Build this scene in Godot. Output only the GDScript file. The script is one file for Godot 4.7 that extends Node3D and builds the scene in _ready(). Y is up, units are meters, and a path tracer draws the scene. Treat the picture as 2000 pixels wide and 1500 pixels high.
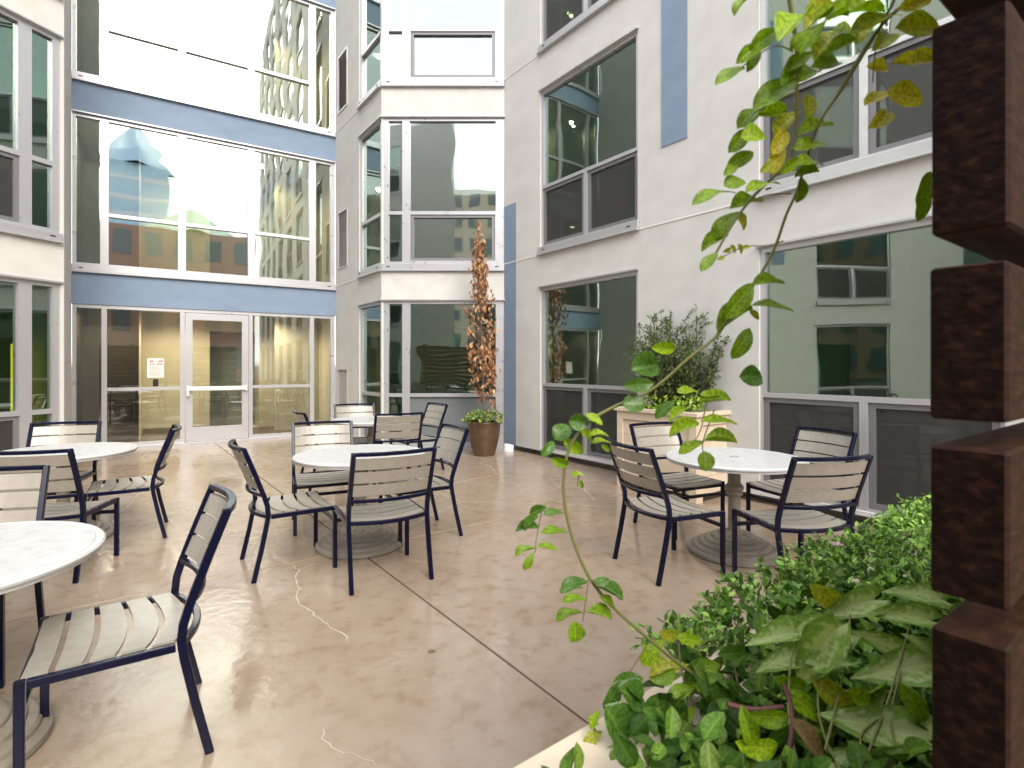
extends Node3D
# Courtyard of an apartment building after rain: bistro tables, glazed entrance, planters with vines.
# Plan coordinates: X to the right, D away from the camera (world z = -D), H up, all in metres.

const VINE_LEAVES := [[0.33,1.888,0.821,0.0557,35,0.4,0],[0.349,1.91,0.802,0.0441,40,0.5,0],[0.364,1.913,0.823,0.0404,70,0.5,0],[0.371,1.928,0.799,0.0542,40,0.5,0],[0.407,1.944,0.785,0.0845,50,0.4,1],[0.408,1.871,0.839,0.0825,35,0.45,0],[0.388,1.856,0.881,0.0639,45,0.45,0],[0.418,1.855,0.873,0.048,10,0.6,1],[0.37,1.815,0.884,0.0538,50,0.5,0],[0.38,1.807,0.85,0.0438,0,0.8,1],[0.372,1.784,0.88,0.0515,30,0.6,0],[0.351,1.764,0.869,0.0366,45,0.5,0],[0.357,1.743,0.869,0.0366,20,0.75,0],[0.321,1.724,0.871,0.0713,25,0.3,0],[0.403,1.741,0.872,0.0633,25,0.3,1],[0.401,1.726,0.925,0.0671,20,0.4,0],[0.364,1.691,0.929,0.063,50,0.45,0],[0.391,1.696,0.926,0.0347,-60,0.7,2],[0.35,1.66,0.937,0.0548,35,0.4,0],[0.33,1.622,0.909,0.0447,50,0.4,0],[0.435,1.908,0.818,0.0594,40,0.4,0],[0.487,1.916,0.838,0.0608,20,0.6,0],[0.465,1.904,0.85,0.0617,35,0.45,0],[0.489,1.95,0.842,0.0709,55,0.4,2],[0.517,1.963,0.839,0.0412,-10,0.7,1],[0.437,1.936,0.79,0.085,60,0.3,0],[0.462,1.971,0.815,0.0686,45,0.4,2],[0.517,1.981,0.816,0.0878,10,0.4,1],[0.544,1.967,0.809,0.0776,25,0.4,2],[0.547,1.929,0.8,0.058,45,0.5,2],[0.609,1.955,0.811,0.0835,10,0.5,2],[0.578,1.967,0.777,0.0473,15,0.5,3],[0.581,1.919,0.859,0.0462,0,0.5,3],[0.616,1.924,0.853,0.0459,10,0.6,3],[0.631,1.913,0.834,0.0449,5,0.7,3],[0.606,1.863,0.835,0.0566,-10,0.85,3],[0.59,1.879,0.872,0.0632,30,0.35,3],[0.585,1.841,0.862,0.0565,40,0.5,3],[0.478,1.865,0.875,0.0471,-90,0.5,2],[0.447,1.843,0.881,0.0639,50,0.4,2],[0.429,1.808,0.87,0.0529,60,0.5,3],[0.427,1.779,0.873,0.0531,70,0.4,3],[0.487,1.829,0.868,0.0589,20,0.4,1],[0.476,1.803,0.866,0.0587,12,0.45,1],[0.472,1.773,0.858,0.0582,10,0.4,1],[0.474,1.756,0.873,0.0429,15,0.4,0],[0.481,1.744,0.911,0.0448,85,0.5,0],[0.437,1.762,0.854,0.036,40,0.5,1],[0.659,1.731,0.865,0.0647,65,0.6,0],[0.685,1.717,0.908,0.0552,80,0.6,0],[0.424,1.887,0.824,0.053,45,0.45,0],[0.477,1.971,0.81,0.0568,15,0.4,1],[0.441,1.935,0.82,0.0575,30,0.4,1],[0.492,1.924,0.814,0.0476,30,0.45,0],[0.549,1.973,0.844,0.0543,60,0.4,2],[0.407,1.765,0.863,0.0303,40,0.5,2],[0.338,1.979,0.797,0.0373,55,0.3,0],[0.389,1.559,0.929,0.0738,55,0.55,0],[0.396,1.53,0.964,0.0805,35,0.3,0],[0.438,1.59,0.925,0.0584,8,0.35,0],[0.451,1.55,0.941,0.071,-6,0.22,0],[0.417,1.487,0.983,0.0641,60,0.55,0],[0.43,1.428,0.973,0.0456,0,0.85,4],[0.272,1.479,0.974,0.0466,0,0.5,1],[0.246,1.444,1.004,0.0573,10,0.8,4],[0.226,1.414,0.964,0.055,5,0.65,4],[0.218,1.38,0.971,0.0415,0,0.8,4],[0.277,1.368,0.984,0.0471,45,0.4,4],[0.378,1.381,1.012,0.0588,8,0.25,1],[0.309,1.355,1.01,0.0432,40,0.3,1],[0.377,1.346,0.99,0.0676,0,0.18,1],[0.317,1.329,1.0,0.0611,27,0.3,1],[0.383,1.309,0.996,0.0629,-3,0.2,1],[0.334,1.295,1.016,0.0518,32,0.3,1],[0.355,1.273,0.995,0.0365,90,0.9,0],[0.326,1.403,1.002,0.0449,8,0.3,1],[0.374,1.394,1.016,0.0456,0,0.2,1],[0.376,1.649,0.95,0.0174,20,0.6,2],[0.381,1.649,0.936,0.0172,-60,0.6,2],[0.399,1.652,0.949,0.0193,-70,0.6,2],[0.385,1.643,0.892,0.0145,10,0.5,2],[0.352,1.629,0.913,0.0149,20,0.6,2],[0.4,1.537,0.982,0.026,30,0.6,1],[0.435,1.539,0.97,0.0257,-40,0.5,2],[0.123,1.345,1.0,0.0366,0,0.9,4],[0.095,1.322,1.037,0.0419,45,0.8,4],[0.069,1.291,1.026,0.0415,45,0.55,4],[0.118,1.294,1.037,0.0499,-35,0.55,1],[0.089,1.269,1.011,0.0389,-20,0.6,0],[0.15,1.351,0.986,0.0361,-30,0.4,1],[0.14,1.32,1.009,0.0369,-40,0.4,1],[0.158,1.322,0.99,0.0362,5,0.25,1],[0.164,1.309,1.008,0.0369,10,0.2,1],[0.181,1.289,1.046,0.0222,-40,0.6,0],[0.049,1.172,1.027,0.0375,30,0.4,4],[0.077,1.177,1.007,0.0407,10,0.25,4],[0.036,1.153,1.013,0.039,50,0.3,4],[0.028,1.14,1.022,0.0462,15,0.25,4],[0.081,1.124,1.059,0.053,2,0.18,0],[0.025,1.093,1.039,0.044,25,0.2,0],[0.068,1.102,1.034,0.0398,-8,0.18,0],[0.031,1.076,1.026,0.0356,60,0.6,0],[0.124,1.013,1.085,0.0564,8,0.25,4],[0.113,1.017,1.053,0.0476,20,0.18,4],[0.185,1.024,1.04,0.062,-25,0.25,4],[0.186,1.015,1.033,0.0566,-25,0.18,4],[0.118,1.005,1.034,0.0497,15,0.15,0],[0.184,0.993,1.042,0.0401,-35,0.3,0],[0.112,0.952,1.076,0.0559,25,0.18,0],[0.167,0.968,1.044,0.0563,-18,0.22,0],[0.122,0.936,1.042,0.0401,90,0.85,0],[0.124,1.241,1.026,0.0257,10,0.3,1],[0.129,1.227,1.014,0.0176,-70,0.5,0]]
const VINE_STEMS := [[[0.409,0.802,1.085],[0.336,0.852,1.079],[0.273,0.906,1.072],[0.195,0.978,1.062],[0.149,1.039,1.054],[0.118,1.112,1.044],[0.1,1.189,1.034],[0.099,1.249,1.026],[0.11,1.298,1.018],[0.142,1.343,1.006],[0.188,1.372,0.999],[0.245,1.398,0.992],[0.279,1.424,0.985],[0.317,1.461,0.975],[0.36,1.497,0.965],[0.383,1.533,0.955],[0.417,1.585,0.94],[0.444,1.643,0.922],[0.457,1.699,0.905],[0.47,1.738,0.893],[0.476,1.783,0.878],[0.487,1.833,0.86],[0.51,1.874,0.845],[0.537,1.926,0.825],[0.561,1.979,0.804],[0.566,2.01,0.79]],[[0.402,2.005,0.793],[0.419,1.964,0.81],[0.433,1.926,0.825],[0.443,1.874,0.845],[0.452,1.826,0.863],[0.45,1.79,0.875],[0.434,1.764,0.884],[0.397,1.726,0.896],[0.369,1.684,0.91],[0.345,1.635,0.925]],[[0.51,1.874,0.845],[0.531,1.92,0.828],[0.555,1.96,0.811],[0.582,1.984,0.801],[0.621,2.005,0.793]],[[0.552,1.97,0.807],[0.552,1.933,0.823],[0.558,1.887,0.84]],[[0.273,0.906,1.072],[0.239,0.846,1.079],[0.22,0.808,1.084],[0.206,0.752,1.091]],[[0.126,1.241,1.027],[0.124,1.219,1.03]],[[0.098,1.184,1.035],[0.063,1.184,1.035],[0.049,1.127,1.042],[0.044,1.086,1.048]],[[0.149,1.034,1.055],[0.145,0.992,1.061],[0.139,0.944,1.067]],[[0.357,1.386,0.995],[0.351,1.328,1.01],[0.336,1.298,1.018]],[[0.373,1.367,1.0],[0.357,1.303,1.016],[0.364,1.274,1.022]],[[0.459,1.659,0.917],[0.434,1.651,0.92],[0.395,1.65,0.921],[0.354,1.631,0.926]],[[0.46,1.732,0.895],[0.422,1.73,0.895],[0.398,1.721,0.898]],[[0.443,1.874,0.845],[0.409,1.861,0.85],[0.379,1.845,0.856]],[[0.427,1.926,0.825],[0.396,1.933,0.823],[0.353,1.907,0.833],[0.332,1.893,0.838]],[[0.476,1.783,0.878],[0.458,1.768,0.883]]]
const BASE_LEAVES := [[0.29,0.856,1.12,0.0714,50,0.45,1],[0.316,0.911,1.081,0.053,-20,0.5,2],[0.363,0.891,1.102,0.0595,-10,0.4,1],[0.314,0.839,1.095,0.0832,25,0.25,2],[0.297,0.839,1.067,0.0576,10,0.5,0],[0.393,0.833,1.108,0.0707,15,0.35,0],[0.229,0.829,1.067,0.0615,5,0.4,4],[0.225,0.815,1.041,0.0613,-40,0.6,4],[0.195,0.807,1.05,0.0605,55,0.5,4],[0.195,0.779,1.004,0.0886,-60,0.6,4],[0.235,0.769,1.03,0.072,60,0.6,4],[0.277,0.795,1.031,0.0582,-90,0.85,4],[0.193,0.711,1.036,0.0788,-50,0.55,4],[0.29,0.732,1.043,0.0665,-80,0.7,2],[0.411,0.793,1.05,0.103,20,0.85,4],[0.43,0.884,1.061,0.0612,0,0.4,4],[0.38,0.76,1.011,0.0707,70,0.5,4],[0.15,0.757,1.009,0.0421,30,0.4,2],[0.156,0.783,1.02,0.0375,60,0.4,1],[0.325,0.822,1.044,0.0589,20,0.3,0],[0.381,0.814,1.09,0.0802,35,0.3,1],[0.327,0.789,1.019,0.05,20,0.5,0],[0.314,0.759,0.993,0.056,-20,0.5,1],[0.357,0.708,1.038,0.0636,40,0.5,0],[0.257,0.714,1.01,0.0619,-20,0.6,4],[0.312,0.69,1.033,0.0633,30,0.5,0],[0.218,0.717,0.998,0.0563,10,0.5,1],[0.3,0.752,1.06,0.0442,20,0.3,1],[0.343,0.751,1.039,0.051,-30,0.5,4]]
const BASE_STEMS := [[[0.356,0.694,0.992],[0.343,0.747,1.024],[0.342,0.797,1.052],[0.336,0.851,1.08],[0.337,0.892,1.1]],[[0.165,0.707,1.0],[0.164,0.74,1.02],[0.147,0.775,1.04]],[[0.451,0.7,0.996],[0.446,0.775,1.04],[0.441,0.863,1.086]],[[0.272,0.7,0.996],[0.254,0.754,1.028],[0.237,0.79,1.048]]]
const ARROW_LEAVES := [[0.546,0.958,1.014,0.1308,172,0.5,5],[0.636,0.987,1.031,0.1127,195,0.5,5],[0.538,0.925,0.965,0.1389,247,0.45,5],[0.747,1.027,1.007,0.095,170,0.45,5],[0.709,0.992,0.992,0.1004,175,0.45,5],[0.689,0.934,1.004,0.1098,150,0.5,5],[0.477,0.939,1.009,0.0929,197,0.35,5],[0.492,0.911,0.991,0.1027,202,0.38,5],[0.572,0.925,0.952,0.0822,5,0.28,5],[0.684,0.907,0.965,0.1555,192,0.45,5],[0.607,1.002,1.044,0.0866,145,0.6,2],[0.555,0.883,0.945,0.0815,-35,0.5,2],[0.509,0.859,0.939,0.0778,-30,0.4,1],[0.601,0.848,0.902,0.1712,168,0.5,5],[0.644,0.815,0.881,0.1217,12,0.75,5],[0.604,0.868,0.935,0.071,-25,0.35,1],[0.395,0.838,0.865,0.0747,-10,0.5,1],[0.444,0.797,0.89,0.0676,60,0.5,5],[0.381,0.802,0.899,0.0725,20,0.5,0],[0.469,0.848,0.855,0.0729,-50,0.5,6],[0.542,0.799,0.898,0.0827,20,0.5,5],[0.636,0.871,0.963,0.0665,40,0.5,0],[0.49,0.89,0.953,0.068,160,0.5,0],[0.416,0.877,0.883,0.067,190,0.5,0],[0.628,0.938,1.009,0.0697,30,0.4,5],[0.669,0.884,0.898,0.0723,120,0.5,0],[0.534,0.83,0.928,0.0641,200,0.5,0],[0.457,0.837,0.905,0.0625,30,0.5,4],[0.379,0.866,0.874,0.0603,100,0.5,0],[0.729,0.954,0.96,0.0773,140,0.5,5]]
const ARROW_STEMS := [[[0.427,0.806,0.855],[0.458,0.839,0.89],[0.473,0.87,0.92],[0.471,0.896,0.943]],[[0.366,0.873,0.922],[0.407,0.867,0.917],[0.46,0.87,0.92]],[[0.454,0.811,0.86],[0.464,0.859,0.91],[0.496,0.924,0.965],[0.523,0.957,0.99]],[[0.565,0.806,0.855],[0.571,0.839,0.89],[0.618,0.859,0.91]],[[0.516,0.806,0.855],[0.515,0.859,0.91],[0.543,0.917,0.96]],[[0.617,0.811,0.86],[0.635,0.859,0.91],[0.685,0.911,0.955]],[[0.484,0.806,0.855],[0.589,0.917,0.96],[0.629,0.985,1.01]],[[0.548,0.806,0.855],[0.653,0.887,0.935],[0.764,1.007,1.025]]]
const CRACKS := [[[-1.811,4.066],[-1.595,3.931],[-1.511,3.833],[-1.45,3.634],[-1.374,3.509],[-1.351,3.393],[-1.257,3.249],[-1.118,3.118],[-0.984,2.979],[-0.884,2.884],[-0.83,2.795]],[[-1.511,3.833],[-1.446,3.931],[-1.352,3.982]],[[-4.184,6.075],[-3.957,5.63],[-3.852,5.337],[-3.723,5.073],[-3.413,4.686],[-3.295,4.547],[-3.163,4.354]],[[-3.152,4.177],[-3.146,4.342],[-2.958,4.417],[-2.753,4.455],[-2.474,4.521],[-2.177,4.616],[-1.988,4.788],[-1.835,4.864]],[[0.0,8.587],[-0.326,8.219],[-0.476,8.005],[-0.304,7.685],[-0.202,7.149],[-0.505,6.862],[-0.747,6.597]],[[-0.202,7.149],[0.327,6.923],[0.77,6.801],[1.24,6.741]],[[-0.895,6.198],[-0.554,5.757],[0.0,5.693],[0.531,5.63],[1.043,5.529]],[[-0.534,5.714],[-0.747,5.282],[-0.944,4.833]],[[0.809,6.597],[0.86,6.075],[0.886,5.693]],[[-0.764,2.171],[-0.728,2.097],[-0.677,2.049],[-0.589,2.014],[-0.514,1.981],[-0.469,1.951]],[[-4.399,8.635],[-3.982,7.964],[-3.714,7.571]]]

const STOREY := 3.18
const UPV := Vector3.UP
var M := {}
var rng := RandomNumberGenerator.new()
var taken := {}

class MB:
	var v := PackedVector3Array()
	var n := PackedVector3Array()
	var t := PackedVector2Array()
	var ix := PackedInt32Array()
	func quad(a: Vector3, b: Vector3, c: Vector3, d: Vector3, nn: Vector3) -> void:
		var s := v.size()
		v.append_array([a, b, c, d])
		n.append_array([nn, nn, nn, nn])
		t.append_array([Vector2(0, 0), Vector2(1, 0), Vector2(1, 1), Vector2(0, 1)])
		if (b - a).cross(c - a).dot(nn) > 0.0:
			ix.append_array([s, s + 2, s + 1, s, s + 3, s + 2])
		else:
			ix.append_array([s, s + 1, s + 2, s, s + 2, s + 3])
	func tri(a: Vector3, b: Vector3, c: Vector3, na: Vector3, nb: Vector3, nc: Vector3) -> void:
		var s := v.size()
		v.append_array([a, b, c])
		n.append_array([na, nb, nc])
		t.append_array([Vector2(0, 0), Vector2(1, 0), Vector2(1, 1)])
		if (b - a).cross(c - a).dot(na + nb + nc) > 0.0:
			ix.append_array([s, s + 2, s + 1])
		else:
			ix.append_array([s, s + 1, s + 2])
	func squad(a: Vector3, b: Vector3, c: Vector3, d: Vector3, na: Vector3, nb: Vector3, nc: Vector3, nd: Vector3) -> void:
		tri(a, b, c, na, nb, nc)
		tri(a, c, d, na, nc, nd)
	func box(o: Vector3, bx: Vector3, by: Vector3, bz: Vector3) -> void:   # centre and half axes
		var c := []
		for k in 8:
			c.append(o + bx * (1 if k & 1 else -1) + by * (1 if k & 2 else -1) + bz * (1 if k & 4 else -1))
		quad(c[1], c[3], c[7], c[5], bx.normalized()); quad(c[0], c[2], c[6], c[4], -bx.normalized())
		quad(c[2], c[3], c[7], c[6], by.normalized()); quad(c[0], c[1], c[5], c[4], -by.normalized())
		quad(c[4], c[5], c[7], c[6], bz.normalized()); quad(c[0], c[1], c[3], c[2], -bz.normalized())
	func rbox(o: Vector3, bx: Vector3, by: Vector3, bz: Vector3, r: float) -> void:   # box with chamfered edges
		var ax := [bx, by, bz]
		var L := [bx.length(), by.length(), bz.length()]
		var N := [bx.normalized(), by.normalized(), bz.normalized()]
		for k in 3:
			var a: int = (k + 1) % 3
			var b: int = (k + 2) % 3
			for s in [-1.0, 1.0]:
				var cc: Vector3 = o + N[k] * (L[k] * s)
				var ea: Vector3 = N[a] * (L[a] - r)
				var eb: Vector3 = N[b] * (L[b] - r)
				quad(cc - ea - eb, cc + ea - eb, cc + ea + eb, cc - ea + eb, N[k] * s)
		for k in 3:   # edges along axis k
			var a: int = (k + 1) % 3
			var b: int = (k + 2) % 3
			for s in [-1.0, 1.0]:
				for u in [-1.0, 1.0]:
					var e: Vector3 = N[k] * (L[k] - r)
					var p: Vector3 = o + N[a] * (L[a] * s) + N[b] * ((L[b] - r) * u)
					var q: Vector3 = o + N[a] * ((L[a] - r) * s) + N[b] * (L[b] * u)
					quad(p - e, p + e, q + e, q - e, (N[a] * s + N[b] * u).normalized())
		for s in [-1.0, 1.0]:
			for u in [-1.0, 1.0]:
				for w in [-1.0, 1.0]:
					var nn: Vector3 = (N[0] * s + N[1] * u + N[2] * w).normalized()
					var p0: Vector3 = o + N[0] * (L[0] * s) + N[1] * ((L[1] - r) * u) + N[2] * ((L[2] - r) * w)
					var p1: Vector3 = o + N[0] * ((L[0] - r) * s) + N[1] * (L[1] * u) + N[2] * ((L[2] - r) * w)
					var p2: Vector3 = o + N[0] * ((L[0] - r) * s) + N[1] * ((L[1] - r) * u) + N[2] * (L[2] * w)
					tri(p0, p1, p2, nn, nn, nn)
	func sweep(p: Array, hw: float, hh: float, up: Vector3, ch := 0.13) -> void:   # chamfered bar along a path
		var rings := []
		var c := minf(hw, hh) * ch * 2.0
		var sec := [Vector2(hw - c, -hh), Vector2(hw, -hh + c), Vector2(hw, hh - c), Vector2(hw - c, hh), Vector2(-hw + c, hh), Vector2(-hw, hh - c), Vector2(-hw, -hh + c), Vector2(-hw + c, -hh)]
		for k in p.size():
			var tg: Vector3 = (p[mini(k + 1, p.size() - 1)] - p[maxi(k - 1, 0)]).normalized()
			var side := tg.cross(up).normalized()
			var top := side.cross(tg).normalized()
			var r := []
			for q in sec:
				r.append(p[k] + side * q.x + top * q.y)
			rings.append([r, side, top, tg])
		for k in p.size() - 1:
			for j in 8:
				var q0: Vector2 = sec[j]
				var q1: Vector2 = sec[(j + 1) % 8]
				var e := q1 - q0
				var nn: Vector3 = (rings[k][1] * e.y - rings[k][2] * e.x).normalized()
				var n2: Vector3 = (rings[k + 1][1] * e.y - rings[k + 1][2] * e.x).normalized()
				squad(rings[k][0][j], rings[k][0][(j + 1) % 8], rings[k + 1][0][(j + 1) % 8], rings[k + 1][0][j], nn, nn, n2, n2)
		for k in [0, p.size() - 1]:
			var nn: Vector3 = rings[k][3] * (-1.0 if k == 0 else 1.0)
			var r: Array = rings[k][0]
			for j in range(1, 7):
				tri(r[0], r[j], r[j + 1], nn, nn, nn)
	func tube(p: Array, r0: float, r1: float, seg := 6) -> void:   # round tapered tube
		var rings := []
		for k in p.size():
			var tg: Vector3 = (p[mini(k + 1, p.size() - 1)] - p[maxi(k - 1, 0)]).normalized()
			var side := tg.cross(Vector3(0.31, 0.2, 0.93)).normalized()
			var top := side.cross(tg)
			var r := lerpf(r0, r1, float(k) / (p.size() - 1))
			var ring := []
			for j in seg:
				var dd := side * cos(TAU * j / seg) + top * sin(TAU * j / seg)
				ring.append([p[k] + dd * r, dd])
			rings.append(ring)
		for k in p.size() - 1:
			for j in seg:
				var a: Array = rings[k][j]
				var b: Array = rings[k][(j + 1) % seg]
				var c: Array = rings[k + 1][(j + 1) % seg]
				var d: Array = rings[k + 1][j]
				squad(a[0], b[0], c[0], d[0], a[1], b[1], c[1], d[1])
	func lathe(o: Vector3, pr: Array, seg := 40) -> void:   # profile of Vector2(radius, height)
		for k in pr.size() - 1:
			var e: Vector2 = pr[k + 1] - pr[k]
			var nn := Vector2(e.y, -e.x).normalized()
			for j in seg:
				var a0 := TAU * j / seg
				var a1 := TAU * (j + 1) / seg
				var d0 := Vector3(cos(a0), 0, sin(a0))
				var d1 := Vector3(cos(a1), 0, sin(a1))
				var n0 := d0 * nn.x + Vector3.UP * nn.y
				var n1 := d1 * nn.x + Vector3.UP * nn.y
				var p00: Vector3 = o + d0 * pr[k].x + Vector3.UP * pr[k].y
				var p01: Vector3 = o + d1 * pr[k].x + Vector3.UP * pr[k].y
				var p10: Vector3 = o + d0 * pr[k + 1].x + Vector3.UP * pr[k + 1].y
				var p11: Vector3 = o + d1 * pr[k + 1].x + Vector3.UP * pr[k + 1].y
				if pr[k].x > 1e-5:
					tri(p00, p01, p11, n0, n1, n1)
				if pr[k + 1].x > 1e-5:
					tri(p00, p11, p10, n0, n1, n0)
	func mesh() -> ArrayMesh:
		var a := []
		a.resize(Mesh.ARRAY_MAX)
		a[Mesh.ARRAY_VERTEX] = v
		a[Mesh.ARRAY_NORMAL] = n
		a[Mesh.ARRAY_TEX_UV] = t
		a[Mesh.ARRAY_INDEX] = ix
		var m := ArrayMesh.new()
		m.add_surface_from_arrays(Mesh.PRIMITIVE_TRIANGLES, a)
		return m

# ---------- naming and tagging ----------
func numbered(called: String) -> String:
	taken[called] = taken.get(called, -1) + 1
	return called if taken[called] == 0 else "%s_%03d" % [called, taken[called]]

func thing(called: String, label: String, category: String, at := Vector3.ZERO, turn := 0.0, group := "") -> Node3D:
	var o := Node3D.new()
	o.name = numbered(called)
	add_child(o)
	o.position = at
	o.rotation.y = turn
	tag(o, label, category, group)
	return o

func tag(o: Node, label: String, category: String, group := "") -> void:
	o.set_meta("label", label)
	o.set_meta("category", category)
	if group:
		o.set_meta("group", group)

func node(called: String, parent: Node) -> Node3D:
	var o := Node3D.new()
	o.name = called
	parent.add_child(o, true)
	return o

func put(called: String, m, mat: Material, parent: Node) -> MeshInstance3D:
	var o := MeshInstance3D.new()
	o.name = called
	o.mesh = m.mesh() if m is MB else m
	o.material_override = mat
	parent.add_child(o, true)
	return o

func setting(called: String, m, mat: Material) -> MeshInstance3D:
	var o := put(called, m, mat, self)
	o.set_meta("kind", "structure")
	return o

func W(x: float, d: float, h := 0.0) -> Vector3:
	return Vector3(x, h, -d)

# ---------- materials ----------
func noise_tex(freq: float, size: int, octaves: int, sd: int, colors: Array, offs: Array, kind := FastNoiseLite.TYPE_SIMPLEX_SMOOTH) -> NoiseTexture2D:
	var nz := FastNoiseLite.new()
	nz.noise_type = kind
	nz.frequency = freq
	nz.fractal_octaves = octaves
	nz.seed = sd
	var t := NoiseTexture2D.new()
	t.width = size
	t.height = size
	t.seamless = true
	t.noise = nz
	if colors.size():
		var g := Gradient.new()
		g.offsets = PackedFloat32Array(offs)
		g.colors = PackedColorArray(colors)
		t.color_ramp = g
	return t

func lin(r: float, g: float, b: float, a := 1.0) -> Color:
	return Color(r, g, b, a).linear_to_srgb()

func mat(called: String, c: Color, rough: float, metal := 0.0) -> StandardMaterial3D:
	var m := StandardMaterial3D.new()
	m.resource_name = called
	m.albedo_color = c
	m.roughness = rough
	m.metallic = metal
	M[called] = m
	return m

func tri(m: StandardMaterial3D, s: float, world := true) -> void:
	m.uv1_triplanar = true
	m.uv1_world_triplanar = world
	m.uv1_scale = Vector3(s, s, s)

func leaf_image(sd: int, blade: Color, vein: Color, blotch: Color, amount: float) -> ImageTexture:
	var im := Image.create(64, 128, false, Image.FORMAT_RGB8)
	var nz := FastNoiseLite.new()
	nz.seed = sd
	nz.frequency = 0.06
	nz.fractal_octaves = 3
	for y in 128:
		for x in 64:
			var cx := absf(x - 31.5) / 32.0
			var g := nz.get_noise_2d(x, y)
			var c := blade.lerp(blade.darkened(0.3), clampf(0.5 + g, 0, 1))
			var side := fposmod(y / 128.0 * 7.0 + cx * 1.6, 1.0)
			var v := maxf(clampf(1.0 - cx * 14.0, 0, 1), clampf(1.0 - absf(side - 0.5) * 12.0, 0, 1) * 0.55 * (1.0 - cx))
			var b := clampf((amount - cx * 0.9 + g * 0.9) * 2.2, 0, 1) if amount > 0 else 0.0
			c = c.lerp(blotch, b * 0.8).lerp(vein, v)
			im.set_pixel(x, y, c)
	return ImageTexture.create_from_image(im)

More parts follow.
